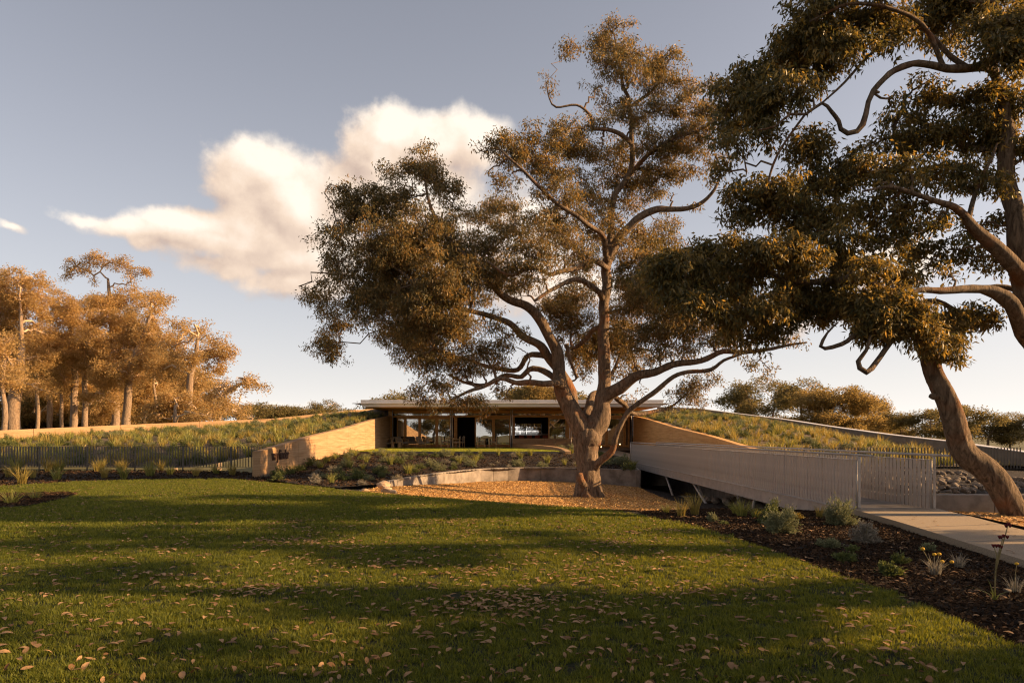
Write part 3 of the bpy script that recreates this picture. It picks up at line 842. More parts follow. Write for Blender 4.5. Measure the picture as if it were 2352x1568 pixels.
# ------------------------------------------------------------------ footbridge
br = empty('footbridge', (7.7, 13.6, .04), label='long level steel footbridge with grey slatted balustrades', cat='bridge')
def bp(mb, name, mat, bevel=0):
    o = mb.build(name, mat, br, bevel)
    o.matrix_parent_inverse = Matrix.Translation((-7.7, -13.6, -.04))
    return o
Y0, Y1 = 13.65, 40.0
bp(MB().box(7.03, 8.37, Y0, Y1, -.10, .035), 'deck', M['concrete'])
for X, sd in ((6.95, -1), (8.45, 1)):
    bp(MB().box(X - .05, X + .05, Y0, Y1, -.30, -.012).box(X - .09, X + .09, Y0, Y1, -.318, -.302).box(X - .09, X + .09, Y0, Y1, -.010, .004), 'edge_beam', M['steel'])
    bp(MB().box(X - .028, X + .028, Y0 + .08, Y1 - .03, 1.005, 1.017), 'top_bar', M['steel'])
    pts = catmull(np.array([(X, Y0, .02), (X, Y0, .5), (X, Y0, .98), (X, Y0 + .03, 1.07), (X, Y0 + .12, 1.105), (X, Y0 + .5, 1.11), (X, 26, 1.11), (X, Y1, 1.10)]), .06)
    keep = np.r_[True, np.linalg.norm(np.diff(pts, axis=0), axis=1) > 1e-4]
    bp(MB().tube(pts[keep], .024, 10), 'handrail', M['steel'])
    bp(MB().tube([(X, Y1, 1.10), (X, Y1, .0)], .024, 10), 'end_post', M['steel'])
    bp(MB().tube([(X, Y0 + .11, .0), (X, Y0 + .11, 1.0)], .018, 8), 'end_post', M['steel'])
    st = MB()
    for k in range(24):
        y = Y0 + .4 + k * 1.1
        bp(MB().bar((X, y, 1.016), (X, y, 1.09), .012, .012), 'rail_bracket', M['steel'])
    sl = MB().box(-.005, .005, -.054, .054, 0, .998)
    me = None
    n = int((Y1 - Y0 - .3) / .15)
    for i in range(n):
        if me is None:
            o = sl.build('slat', M['steel'], br); me = o
        else:
            o = me.copy(); COL.objects.link(o); o.parent = br
        o.matrix_parent_inverse = Matrix.Translation((-7.7, -13.6, -.04))
        o.location = (X, Y0 + .22 + i * .15, .005)
for (ya, yb, zb) in ((31.3, 29.8, -1.12), (26.7, 24.5, -.98), (19.8, 20.1, -.80)):
    for X in (7.05, 8.35):
        bp(MB().tube([(X, ya, -.29), (X, yb, zb - .1)], .05, 8), 'strut', M['steel'])
    bp(MB().box(6.75, 8.65, yb - .35, yb + .35, zb - .4, zb - .02), 'footing', M['concrete'], .02)
bp(MB().box(6.7, 8.7, 39.3, 39.9, -.62, -.32), 'bearing_block', M['concrete'], .01)


# ------------------------------------------------------------------ the pavilion
GY = 52.2                                              # glazing line
bl = empty('pavilion', (0, 50.4, .6), label='low timber and glass pavilion with a wide flat grey roof', cat='building')
def bb(mb, name, mat, bevel=0, parent=None):
    o = mb.build(name, mat, parent or bl, bevel)
    if parent is None:
        o.matrix_parent_inverse = Matrix.Translation((0, -50.4, -.6))
    return o
dX = lambda xd: (xd - HX) / F * GY
bb(MB().box(-9.24, 9.24, 50.37, 64, .3, .60), 'floor_slab', M['int_floor'])
# roof: upper slab, lower slab with a tapering lip
roof = bb(MB().box(-10.2, 10.2, 46.0, 65, 3.69, 3.91), 'roof', M['roof'], .01)
lip = MB().hexa([(-10.0, 46.12, 3.44), (10.0, 46.12, 3.44), (10.0, 65, 3.44), (-10.0, 65, 3.44), (-10.25, 46.06, 3.66), (10.25, 46.06, 3.66), (10.25, 65, 3.66), (-10.25, 65, 3.66)])
bb(lip, 'fascia', M['roof'])
bb(MB().box(-10.75, 10.75, 45.95, 65, 3.663, 3.687), 'roof_edge', M['roof'])
for i in range(22):                                    # soffit boards
    y = 46.2 + i * .275
    bb(MB().box(-9.9, 9.9, y, y + .265, 3.412, 3.437), 'soffit_board', M['timber_h'])
bb(MB().box(-9.1, 9.1, GY - .05, GY + .12, 3.20, 3.411), 'lintel_beam', M['timber_h'])
bb(MB().box(-9.1, 9.1, GY - .03, GY + .10, 2.90, 3.03), 'door_head', M['timber_h'])
# interior: back wall with a long opening behind the bottle shelves, side walls, ceiling
bk = 60.0
bb(MB().box(-9.2, -.1, bk, bk + .2, .6, 3.41).box(2.55, 9.2, bk, bk + .2, .6, 3.41).box(-.1, 2.55, bk, bk + .2, .6, 1.55).box(-.1, 2.55, bk, bk + .2, 2.55, 3.41), 'back_wall', M['dark'])
bb(MB().box(-9.2, 9.2, GY + .25, bk, 3.30, 3.40), 'ceiling', M['timber_h'])
bb(MB().box(-9.25, -9.1, GY, bk, .6, 3.41), 'side_wall', M['dark'])
bb(MB().box(9.1, 9.25, GY, bk, .6, 3.41), 'side_wall', M['dark'])
for i in range(26):                                    # dark slatted lining right of the shelves
    x = 2.62 + i * .09
    bb(MB().box(x, x + .07, bk - .08, bk - .003, .6, 2.75), 'lining_batten', M['dark'])
# clerestory panes between the bays
bays = [903.5, 1039.3, 1175.1, 1307.8, 1449.8]
for a, b in zip(bays[:-1], bays[1:]):
    x0, x1 = dX(a) + .1, dX(b) - .1
    bb(MB().box(x0, x1, GY + .02, GY + .03, 3.035, 3.195), 'clerestory_pane', M['glass'])
    for t in (.25, .5, .75):
        x = x0 + (x1 - x0) * t
        bb(MB().box(x - .02, x + .02, GY - .01, GY + .06, 3.032, 3.198), 'clerestory_mullion', M['timber'])
# twin steel posts at every bay
for k, a in enumerate(bays):
    for d in (-.06, .07):
        x = min(max(dX(a) + d, -8.95), 8.95)
        bb(MB().tube([(x, 51.2, .6), (x, 51.2, 3.41)], .040, 10), 'post', M['roof'])
# sliding doors: frame (> glass_pane, handle)
def door(x0d, x1d, yo=0.0, handle=None):
    x0, x1 = dX(x0d), dX(x1d)
    w, y = .105, GY + yo
    fr = bb(MB().box(x0, x0 + w, y - .03, y + .03, .62, 2.88).box(x1 - w, x1, y - .03, y + .03, .62, 2.88)
            .box(x0 + w, x1 - w, y - .028, y + .028, .62, .82).box(x0 + w, x1 - w, y - .028, y + .028, 2.76, 2.88), 'door', M['timber'])
    pn = MB().box(x0 + w + .002, x1 - w - .002, y - .008, y + .008, .822, 2.758).build('glass_pane', M['glass'], fr)
    if handle:
        hx = x0 + .05 if handle < 0 else x1 - .05
        MB().box(hx - .02, hx + .02, y - .07, y - .031, 1.45, 1.95).build('handle', M['timber_p'], fr)
for a in [(911.5, 931), (931, 964), (964, 1003.5), (1003.5, 1036)]:
    door(*a)
door(1090.5, 1133.5, 0, -1); door(1133.5, 1172.5, .07, 1)
door(1259, 1302, 0)
for a in [(1312, 1352), (1352, 1393), (1393, 1434), (1434, 1446)]:
    door(*a)
bb(MB().box(dX(1043), dX(1050), GY - .03, GY + .05, .62, 2.88), 'jamb', M['timber'])
bb(MB().box(dX(1302.5), dX(1311), GY - .04, GY + .06, .62, 2.88), 'jamb', M['timber'])
bb(MB().box(dX(1179), dX(1182), GY - .03, GY + .05, 1.32, 2.88), 'jamb', M['timber'])
bb(MB().box(dX(893.5), dX(903), GY - .25, GY + .1, .62, 3.40), 'jamb', M['timber'])

# bar
bar = empty('bar_counter', (2.3, 54.5, .6), label='stainless topped bar counter inside the open bay', cat='counter')
MB().box(-2.0, 2.2, -.35, .35, .96, 1.02).build('counter_top', M['steel'], bar)
MB().box(-1.95, 2.15, -.3, .3, 0, .955).build('counter_front', M['dark'], bar)
for i in range(6):
    t = empty('bar_stool', (.75 + i * .62, 53.75, .6), label='red backed bar stool lined up at the bar counter', cat='stool', group='red bar stools at the counter')
    MB().box(-.2, .2, -.2, .2, .62, .67).build('seat', M['red'], t, .01)
    MB().box(-.2, .2, -.22, -.19, .70, .93).build('backrest', M['red'], t, .01)
    for sx in (-.17, .17):
        for sy in (-.17, .17):
            MB().bar((sx, sy, 0), (sx, sy, .62), .025).build('leg', M['steel_d'], t)
sh = empty('bottle_shelf', (1.2, 58.9, .6), label='dark shelving unit holding rows of bottles behind the bar', cat='shelf')
for z in (1.0, 1.36, 1.70, 2.05):
    MB().box(-1.35, 1.35, -.15, .15, z - .02, z).build('shelf_board', M['dark'], sh)
for x in (-1.37, -.02, 1.35):
    MB().box(x, x + .03, -.15, .15, 0, 2.1).build('upright', M['dark'], sh)
mb = MB()
prof = [(0, .036), (.19, .036), (.23, .014), (.30, .014)]
for z in (1.0, 1.36, 1.70):
    for i in range(30):
        if random.random() < .12: continue
        x = 1.2 - 1.3 + i * .0885
        if abs(x - 1.2) < .03: continue
        mb.tube([(x, 58.9 + random.uniform(-.05, .05), .6 + z + h) for h, r in prof], [r for h, r in prof], 6)
o = mb.build('wine_bottles', M['bottle']); tag(o, 'rows of dark wine bottles standing on the shelves behind the bar', 'bottles', kind='stuff')

# low earth walls by the open bay
panel_wall('low_earth_wall', [(.05, 50.75), (4.75, 50.75)], [1.30, 1.30], [.4, .4], .25, 1, M['earth'], 'low straight earth wall in front of the bar opening', length=2.1)
pw = catmull(np.array([(.02, 50.2, .93), (1.3, 46, .89), (2.3, 43, .83), (2.85, 41, .74), (3.05, 39.25, .60)]), .6)
panel_wall('low_earth_wall', pw[:, :2], pw[:, 2], pw[:, 2] * 0 + .1, .34, 1, M['earth'], 'low curved earth wall edging the terrace lawn, sunlit along its top', length=2.2)

# handrail by the planter
hr = empty('entry_handrail', (4.2, 48.5, .5), label='thin steel handrail on two posts beside the planter', cat='handrail')
MB().tube([(0, 0, 0), (0, 0, 1.0)], .02, 6).build('post', M['steel'], hr)
MB().tube([(.55, -.2, 0), (.55, -.2, 1.0)], .02, 6).build('post', M['steel'], hr)
MB().tube([(-.03, 0, 1.01), (.6, -.22, 1.01)], .02, 6).build('rail', M['steel'], hr)
# path lights
for (xd, yd, Y, lb) in ((1424, 1021, 50.2, 'small glowing garden light beside the entry path'), (1381, 1027, 51, 'small glowing light low at the entry door')):
    p = W(xd, yd, Y)
    t = empty('garden_light', (p[0], p[1], .5), label=lb, cat='lamp')
    MB().tube([(0, 0, 0), (0, 0, max(.1, p[2] - .5))], .012, 6).build('stake', M['steel_d'], t)
    MB().tube([(0, 0, p[2] - .49), (0, 0, p[2] - .42)], [.03, .02], 8).build('lamp_head', M['glow'], t)


# ------------------------------------------------------------------ terrace furniture
def dining_chair(xd, rz, label, Y=50.9, z=.6):
    t = empty('dining_chair', ((xd - HX) / F * Y, Y, z), rz, label, 'chair', 'dining chairs on the terrace')
    for sx in (-.27, .27):
        MB().bar((sx, -.25, 0), (sx, -.25, .64), .042).build('leg', M['timber_p'], t)
        MB().bar((sx, .25, 0), (sx, .27, .80), .042).build('leg', M['timber_p'], t)
        MB().box(sx - .035, sx + .035, -.29, .27, .642, .668).build('armrest', M['timber_p'], t)
        MB().bar((sx, -.23, .38), (sx, .23, .38), .03, .05).build('side_rail', M['timber_p'], t)
    MB().box(-.25, .25, -.25, .24, .40, .47).build('seat', M['fabric'], t, .02)
    bkm = MB().tube([(-.24, .26, .62), (-.24, .275, .74), (-.17, .285, .83), (0, .29, .86), (.17, .285, .83), (.24, .275, .74), (.24, .26, .62)], .022, 6)
    bkm.box(-.22, .22, .235, .28, .50, .80)
    bkm.build('backrest', M['fabric_w'], t)
    return t


def lounge_chair(xd, rz, label, Y=50.9, z=.6, dark=False):
    t = empty('lounge_chair', ((xd - HX) / F * Y, Y, z), rz, label, 'chair', 'lounge chairs at the left of the terrace')
    for sx in (-.36, .36):
        MB().bar((sx, -.36, 0), (sx, -.30, .60), .035).build('leg', M['timber_p'], t)
        MB().bar((sx, .40, 0), (sx, .18, .74), .035).build('leg', M['timber_p'], t)
        MB().bar((sx, -.34, .60), (sx, .30, .70), .05, .025).build('armrest', M['timber_p'], t)
    MB().hexa([(-.33, -.36, .32), (.33, -.36, .32), (.33, .28, .26), (-.33, .28, .26), (-.33, -.36, .44), (.33, -.36, .44), (.33, .28, .38), (-.33, .28, .38)]).build('seat', M['fabric'], t, .03)
    MB().hexa([(-.36, .20, .34), (.36, .20, .34), (.40, .32, .34), (-.40, .32, .34), (-.34, .40, .84), (.34, .40, .84), (.36, .50, .82), (-.36, .50, .82)]).build('backrest', M['fabric'] if not dark else M['steel_d'], t, .04)
    return t


def dining_table(xd, label, Y=50.9):
    t = empty('dining_table', ((xd - HX) / F * Y, Y, .6), 0, label, 'table')
    MB().tube([(0, 0, .70), (0, 0, .735)], .42, 20).build('table_top', M['timber_p'], t)
    MB().tube([(0, 0, .03), (0, 0, .70)], .04, 8).build('pedestal', M['steel_d'], t)
    MB().tube([(0, 0, 0), (0, 0, .03)], .25, 14).build('base', M['steel_d'], t)

lounge_chair(888, R(-60), 'grey lounge chair at the left end against the earth wall', 50.6)
lounge_chair(924, R(60), 'lounge chair just right of the low coffee table')
lounge_chair(944, R(20), 'dark backed lounge chair set furthest back under the window', 51.6, dark=True)
lounge_chair(973, R(70), 'rightmost lounge chair facing the earth wall', 50.7)
t = empty('coffee_table', ((911 - HX) / F * 50.6, 50.5, .6), 0, 'low timber coffee table between the lounge chairs', 'table')
MB().box(-.42, .42, -.3, .3, .36, .42).build('table_top', M['timber_p'], t, .01)
MB().box(-.34, -.16, -.22, .22, 0, .358).build('leg', M['timber_p'], t)
MB().box(.16, .34, -.22, .22, 0, .358).build('leg', M['timber_p'], t)
dining_table(1037, 'round table at the left dining set before the dark open doorway', 51.2)
dining_table(1118, 'round table at the right dining set before the glass doors', 51.2)
dining_chair(1021.5, R(90), 'dining chair left of the left round table', 50.9)
dining_chair(1048, R(-90), 'dining chair right of the left round table', 50.9)
dining_chair(1057, R(-70), 'dining chair half hidden behind another at the dark doorway', 51.7)
dining_chair(1105, R(90), 'dining chair left of the right round table', 50.9)
dining_chair(1132, R(-90), 'dining chair right of the right round table', 50.9)


# ------------------------------------------------------------------ trees
def leaf_mesh(name, P, D, Ln, Wd, tint, fold=.25):
    """kite leaves folded along the midrib"""
    n = len(P)
    up = rng.normal(size=(n, 3)); S = np.cross(D, up); S /= np.linalg.norm(S, axis=1)[:, None] + 1e-9
    Nn = np.cross(S, D)
    Ln = np.asarray(Ln)[:, None]; Wd = np.asarray(Wd)[:, None]
    mid = P + D * Ln * .42 + Nn * Wd * fold
    bend = Nn * Ln * rng.uniform(-.12, .12, (n, 1))
    V = np.stack([P, mid + S * Wd * .5, P + D * Ln + bend, mid - S * Wd * .5], 1).reshape(-1, 3)
    b = np.arange(n)[:, None] * 4
    T = np.concatenate([b + np.array([[0, 1, 2]]), b + np.array([[0, 2, 3]])], 1).reshape(-1, 3)
    return fast_mesh(name, V, T, False, {'tint': np.repeat(tint, 4)})


class Tree:
    def __init__(s, name, base, label, bark, twig, leaf, group=None, unit=1.0):
        s.root = empty(name, base, 0, label, 'tree', group)
        s.base = np.asarray(base, float); s.off = Matrix.Translation(-Vector([float(v) for v in base]))
        s.bark, s.twig, s.leaf, s.u = bark, twig, leaf, unit
        s.pos = np.zeros((0, 3)); s.rad = np.zeros(0)
        s.tv, s.tf, s.tn = [], [], 0
        s.tips = []

    def part(s, name, me, mat):
        o = obj(name, me, mat, s.root); o.matrix_parent_inverse = s.off
        return o

    def limb(s, pts, name='limb', n=10, wob=.0, step=None, rough=.03, ridge=0.0):
        """pts: (x, y, z, r)"""
        P = catmull(np.asarray(pts, float), step or .22 * s.u)
        keep = np.r_[True, np.linalg.norm(np.diff(P[:, :3], axis=0), axis=1) > 1e-5]; P = P[keep]
        Lc = np.r_[0, np.cumsum(np.linalg.norm(np.diff(P[:, :3], axis=0), axis=1))]
        g_ = sum(np.sin(Lc[:, None] * (rng.uniform(2.0, 5.5, 3) / s.u) + rng.uniform(0, 6.28, 3)) for _ in range(2)) / 2
        P[:, :3] += g_ * np.minimum(P[:, 3:4] * .38, .05 * s.u) * np.clip(np.minimum(Lc, Lc[-1] - Lc) / .6, 0, 1)[:, None]
        if wob: P[1:-1, :3] += rng.normal(scale=wob, size=(len(P) - 2, 3))
        P[:, 3] = np.maximum(P[:, 3], .006)
        V, Q = tube_arrays(P[:, :3], P[:, 3] * (1 + rough * rng.normal(size=len(P))), n, rough)
        if ridge:                                       # furrowed bark: ridges that wander along the limb
            m_ = len(P); C = P[:, :3]; Vr = V.reshape(m_, n, 3)
            th = np.linspace(0, 2 * math.pi, n, endpoint=False)[None, :]; ss = np.r_[0, np.cumsum(np.linalg.norm(np.diff(C, axis=0), axis=1))][:, None]
            f_ = 0
            for kk in (3, 5, 8, 11, 14):
                f_ = f_ + np.sin(kk * th + rng.uniform(0, 6.28) + 1.3 * np.sin(ss * rng.uniform(.8, 2.6) + rng.uniform(0, 6.28)) + rng.uniform(-1, 1) * ss) * np.sin(ss * rng.uniform(1.5, 4) + rng.uniform(0, 6.28) + th) / math.sqrt(kk)
            V = (C[:, None] + (Vr - C[:, None]) * (1 + ridge * f_)[..., None]).reshape(-1, 3)
        # close the tip
        V = np.vstack([V, P[-1:, :3]]); m = len(P); k = len(V) - 1
        tip = np.array([[(m - 1) * n + j, (m - 1) * n + (j + 1) % n, k, k] for j in range(n)])
        me = bpy.data.meshes.new(name)
        me.from_pydata(V.tolist(), [], Q.tolist() + [t[:3].tolist() for t in tip])
        me.polygons.foreach_set('use_smooth', np.ones(len(me.polygons), bool)); me.update()
        s.part(name, me, s.bark)
        s.pos = np.vstack([s.pos, P[:, :3]]); s.rad = np.r_[s.rad, P[:, 3]]
        return P

    def raw(s, P, r, n, hold=None):
        V, Q = tube_arrays(P, r, n)
        s.tv.append(V); s.tf.append(Q + s.tn); s.tn += len(V)
        if hold is None:
            s.pos = np.vstack([s.pos, P[1:]]); s.rad = np.r_[s.rad, r[1:]]
        else:
            hold.append((P[1:], r[1:]))

    def grow(s, target, r0, r1, n=5, segs=5, wob=.12, down=.5, kd=None, hold=None):
        if kd is None:
            d = target - s.pos
            dist = np.linalg.norm(d, axis=1)
            cost = dist + down * np.maximum(0, -d[:, 2]) - .6 * np.minimum(s.rad, .12) * s.u * 3
            i = int(np.argmin(cost))
        else:
            i = min(kd.find_n(target, 5), key=lambda h: h[2] + down * max(0.0, h[0][2] - target[2]))[1]
        a = s.pos[i]; L = np.linalg.norm(target - a)
        r0 = min(r0, s.rad[i] * .8); r1 = min(r1, r0)
        t = np.linspace(0, 1, segs + 1)[:, None]
        P = a * (1 - t) + target * t
        P[1:-1] += rng.normal(scale=wob * L / 3, size=(segs - 1, 3))
        P[:, 2] += (np.sin(t[:, 0] * math.pi) * L * rng.uniform(-.04, .13))
        s.raw(P, np.linspace(r0, r1, segs + 1), n, hold)
        return P

    def crown(s, blobs, tips_per_m3, leaves, Ln, Wd, spread, r_branch=.07, r_twig=.014, shell=.5, droop=.75, nmax=9999, tint_shift=0.0, bare=0.06, sub=9, rsub=.8, fill=0.0):
        """blobs: centre(3), radii(3), density"""
        T = []
        if fill:                                        # join neighbouring masses so the canopy closes
            C = np.array([b[0] for b in blobs]); extra = []
            for i, (c, r, dn) in enumerate(blobs):
                d = np.linalg.norm(C - C[i], axis=1); o_ = np.argsort(d)[1:4]
                for q in o_:
                    if q > i and d[q] < 2.4 * np.mean(r): extra.append(((C[i] + C[q]) / 2 + rng.normal(scale=.25, size=3) * r, (r + blobs[q][1]) * .42, fill * min(dn, blobs[q][2])))
            blobs = list(blobs) + extra
        for c, r, dn in blobs:
            s.grow(np.asarray(c) + rng.normal(scale=.15, size=3) * r, r_branch * (.6 + .5 * min(2, np.prod(r) ** (1 / 3) / s.u)), r_twig * 1.8, 6, 7, .16)
        for bi, (c, r, dn) in enumerate(blobs):
            vol = 4.19 * np.prod(r)
            k = max(3, int(vol * tips_per_m3 * dn))
            # foliage gathers in smaller sprays within each mass, with gaps between them
            nsub = max(2, int(round(sub * min(2.0, (np.prod(r) ** (1 / 3)) / rsub))))
            cs = rng.normal(size=(nsub, 3)); cs /= np.linalg.norm(cs, axis=1)[:, None]
            cs *= rng.uniform(.1, 1, (nsub, 1)) ** shell
            rs_ = rng.uniform(.24, .44, (nsub, 1))
            j = rng.integers(0, nsub, k)
            v = rng.normal(size=(k, 3)); v /= np.linalg.norm(v, axis=1)[:, None]
            v *= (rng.uniform(0, 1, (k, 1)) ** .5)
            loose = rng.uniform(size=(k, 1)) < (.34 if s.u < 2 else .15)
            pts = np.asarray(c) + np.where(loose, v * 1.02, cs[j] * .86 + v * rs_[j]) * r
            T.append(pts)
        T = np.vstack(T)
        if len(T) > nmax: T = T[rng.choice(len(T), nmax, replace=False)]
        def tree():
            kd = KDTree(len(s.pos))
            for i_, p_ in enumerate(s.pos): kd.insert(p_, i_)
            kd.balance()
            return kd
        kd = tree()
        d0 = np.array([kd.find(t)[2] for t in T])
        order = np.argsort(d0); B_ = max(60, len(T) // 9)
        for b_ in range(0, len(order), B_):
            hold = []
            for i in order[b_:b_ + B_]:
                s.grow(T[i], r_twig, r_twig * .35, 3, 3, .22, .2, kd, hold)
            s.pos = np.vstack([s.pos] + [h[0] for h in hold]); s.rad = np.concatenate([s.rad] + [h[1] for h in hold])
            kd = tree()
        T = T[rng.uniform(size=len(T)) > bare]
        n = len(T) * leaves
        tid = np.repeat(np.arange(len(T)), leaves)
        off = rng.normal(size=(n, 3)); off *= (spread * rng.uniform(.25, 1, n) / (np.linalg.norm(off, axis=1) + 1e-9))[:, None]
        off[:, 2] = off[:, 2] * .75 - spread * .1
        P = T[tid] + off
        D = rng.normal(size=(n, 3)) * .55 + off / spread * .35; D[:, 2] -= droop
        D /= np.linalg.norm(D, axis=1)[:, None]
        tint = np.clip(rng.normal(.42, .2, n) + rng.normal(0, .16, len(T))[tid] + tint_shift, 0, 1)
        me = leaf_mesh('crown', P, D, Ln * rng.uniform(.6, 1.2, n), Wd * rng.uniform(.7, 1.25, n), tint)
        s.part('crown', me, s.leaf)
        s.finish()
        return len(T), n

    def finish(s):
        if s.tv:
            me = fast_mesh('branches', np.vstack(s.tv), np.vstack(s.tf), True)
            s.part('branches', me, s.twig)
            s.tv = []


LIMK = .88


def lim(pts, Y0, k=1.0):
    """(xd, yd, r in photo px, dY) -> world with radius"""
    out = []
    for p in pts:
        Y = Y0 + (p[3] if len(p) > 3 else 0)
        out.append((*W(p[0], p[1], Y), p[2] * Y / F * k * (LIMK if p[2] < 14 else 1.0)))
    return out


def blob(list_, Y0, depth, dn=1.0, rs=1.0):
    out = []
    for b in list_:
        dY = b[4] if len(b) > 4 else rng.uniform(-depth, depth)
        d = b[5] if len(b) > 5 else 1.0
        Y = Y0 + dY; k = Y / F
        r = np.array([b[2] * k, (b[2] + b[3]) / 2 * k, b[3] * k]) * rs
        out.append((W(b[0], b[1], Y), r, d * dn))
    return out


# ---- the big marri in the middle
Y0 = 25.8
T = Tree('marri_tree', (W(1352, 1140, Y0)[0], Y0, -.85), 'large old forked tree rising from the wood chips before the pavilion', M['bark'], M['twig'], M['leaf'])
T.limb(lim([(1353, 1152, 40), (1352, 1138, 34), (1351, 1110, 29), (1349.6, 1066, 26), (1346, 1027, 28), (1351, 1000, 31), (1353, 984, 25)], Y0), 'trunk', 40, rough=.012, step=.10, ridge=.075)
for (dx, dr) in ((-24, 13), (-8, 14), (14, 15), (26, 11)):    # root flare
    T.limb(lim([(1352 + dx * .35, 1085, 14), (1352 + dx * .8, 1122, 13, -.25), (1352 + dx * 1.25, 1146, 9, -.4)], Y0), 'root', 8)
T.limb(lim([(1350, 1018, 22), (1340, 990, 24), (1323, 964, 22), (1303.5, 929, 20), (1293, 900, 18), (1287, 871, 15.5), (1283, 840, 14, .1), (1279, 808, 14, .1), (1262, 774, 13.5, 0), (1241, 736, 13, -.2), (1211, 706, 11.5, -.5), (1181, 689, 10, -.8), (1143, 672, 8.5, -1.1), (1117, 642, 7, -1.4), (1085, 600, 6, -1.6), (1040, 560, 5, -1.8), (990, 480, 4, -1.8), (975, 400, 2.5, -1.6)], Y0), 'limb', 26, ridge=.05, rough=.012)
T.limb(lim([(1315, 935, 15, .5), (1311, 910, 15, .8), (1300, 880, 14, .8), (1292, 864, 13, .6), (1266, 825, 12, .4), (1241, 796, 11, .2), (1207, 774, 9.5, 0), (1170, 745, 8, -.4), (1130, 725, 7, -1), (1080, 715, 6, -1.5), (1010, 690, 5, -2), (940, 640, 4, -2.4), (870, 590, 2.5, -2.6)], Y0), 'limb', 12)
T.limb(lim([(1294, 889, 10, -.2), (1279, 880, 8.5, -.5), (1249, 881, 8, -.8), (1215, 878, 7.5, -1), (1185, 879, 6.5, -1.2), (1150, 868, 6, -1.4), (1110, 888, 5, -1.6), (1079, 898, 4, -1.8), (1050, 912, 3, -2), (1030, 925, 2, -2.1)], Y0), 'limb', 10)
T.limb(lim([(1288, 878, 8, .3), (1266, 864, 8, .6), (1236, 847, 8, .8), (1215, 850, 7, .8), (1198, 866, 6.5, .7), (1164, 860, 6, .6), (1121, 882, 5, .4), (1080, 882, 4, .2), (1030, 860, 3, 0)], Y0), 'limb', 10)
T.limb(lim([(1262, 822, 8, 1), (1245, 815, 8, 1.3), (1211, 817, 7, 1.6), (1190, 849, 6.5, 1.7), (1147, 847, 6, 1.8), (1117, 840, 5, 1.9), (1070, 825, 4, 2), (1000, 800, 3, 2.1), (950, 745, 2, 2.2)], Y0), 'limb', 10)
T.limb(lim([(1010, 780, 4, -2.2), (999, 795, 4.5, -2.3), (990, 760, 5, -2.4), (980, 720, 4.5, -2.5), (1002, 690, 3.5, -2.5), (1020, 650, 2.5, -2.5)], Y0), 'limb', 8)
T.limb(lim([(1352, 1018, 22), (1362, 988, 26), (1375, 964, 25), (1383, 929, 18.5), (1387, 900, 15), (1387, 871, 14.5), (1388, 830, 14), (1386, 744, 13.5), (1390, 681, 13, .1), (1394, 617, 12.5, .2), (1403, 583, 12.5, .2), (1414, 560, 12, .2), (1428, 538, 11, .1), (1470, 500, 10, 0), (1507, 481, 8.5, -.2), (1540, 480, 7, -.3), (1578, 479, 6, -.5), (1616, 463, 5, -.6), (1641, 436, 4, -.8), (1655, 400, 2.5, -.9)], Y0), 'limb', 26, ridge=.05, rough=.012)
T.limb(lim([(1405, 575, 10, .3), (1402, 520, 8.5, .8), (1410, 458, 8, 1), (1440, 405, 7.5, 1), (1453, 375, 7, 1), (1449, 292, 6, 1), (1445, 229, 5, 1.1), (1432, 204, 4.5, 1.2), (1424, 146, 3.5, 1.2), (1411, 83, 2, 1.2)], Y0), 'limb', 10)
T.limb(lim([(1446, 400, 6, 1), (1478, 368, 5.5, .4), (1537, 321, 4.5, -.4), (1600, 302, 3.5, -.8), (1640, 278, 2.5, -1)], Y0), 'limb', 8)
T.limb(lim([(1450, 330, 5.5, 1), (1428, 310, 5.5, .4), (1390, 298, 5, 0), (1362, 292, 4.5, -.2), (1357, 267, 4, -.3), (1324, 242, 3, -.5), (1278, 246, 2.5, -.6), (1262, 228, 2, -.6), (1255, 195, 1.2, -.6)], Y0), 'limb', 8)
T.limb(lim([(1447, 245, 4.5, 1.1), (1478, 225, 4, 1.2), (1510, 195, 3, 1.4), (1535, 140, 2, 1.5)], Y0), 'limb', 8)
T.limb(lim([(1384, 690, 8, 0), (1377, 672, 8, -.3), (1351, 651, 7.5, -.8), (1313, 643, 6.5, -1.2), (1270, 664, 5, -1.6), (1228, 691, 3.5, -1.9)], Y0), 'limb', 10)
T.limb(lim([(1392, 615, 8, 0), (1368, 600, 7, -.6), (1317, 617, 6.5, -1.2), (1270, 629, 6, -1.6), (1228, 617, 5, -2), (1164, 629, 4, -2.2), (1120, 600, 2.5, -2.4)], Y0), 'limb', 10)
T.limb(lim([(1396, 600, 8, 0), (1380, 540, 7, -.8), (1330, 500, 6, -1.6), (1270, 460, 5, -2), (1210, 400, 4, -2.2), (1150, 345, 2.5, -2.4)], Y0), 'limb', 10)
T.limb(lim([(1378, 750, 7, .6), (1365, 758, 7, 1.2), (1340, 780, 6, 1.8), (1318, 800, 4, 2.2), (1310, 770, 3, 2.6), (1315, 730, 2, 3)], Y0), 'limb', 8)
T.limb(lim([(1362, 968, 14, .4), (1347, 955, 12, .6), (1350, 938, 11, .8), (1357, 918, 10, 1.1), (1368, 905, 9, 1.5), (1385, 890, 7, 2.2), (1410, 850, 5, 2.8), (1430, 800, 3, 3.2)], Y0), 'limb', 10)
T.limb(lim([(1382, 925, 16), (1404, 902, 15.5, -.2), (1424, 889, 14.5, -.4), (1454, 868, 12.5, -.7), (1495, 855, 11, -1), (1537, 842, 9.5, -1.3), (1580, 833, 8, -1.5), (1621, 822, 7.5, -1.8), (1662, 808, 7, -2), (1704, 808, 6, -2.2), (1760, 803, 5, -2.4), (1801, 794, 4, -2.6), (1854, 786, 2, -2.8)], Y0), 'limb', 12)
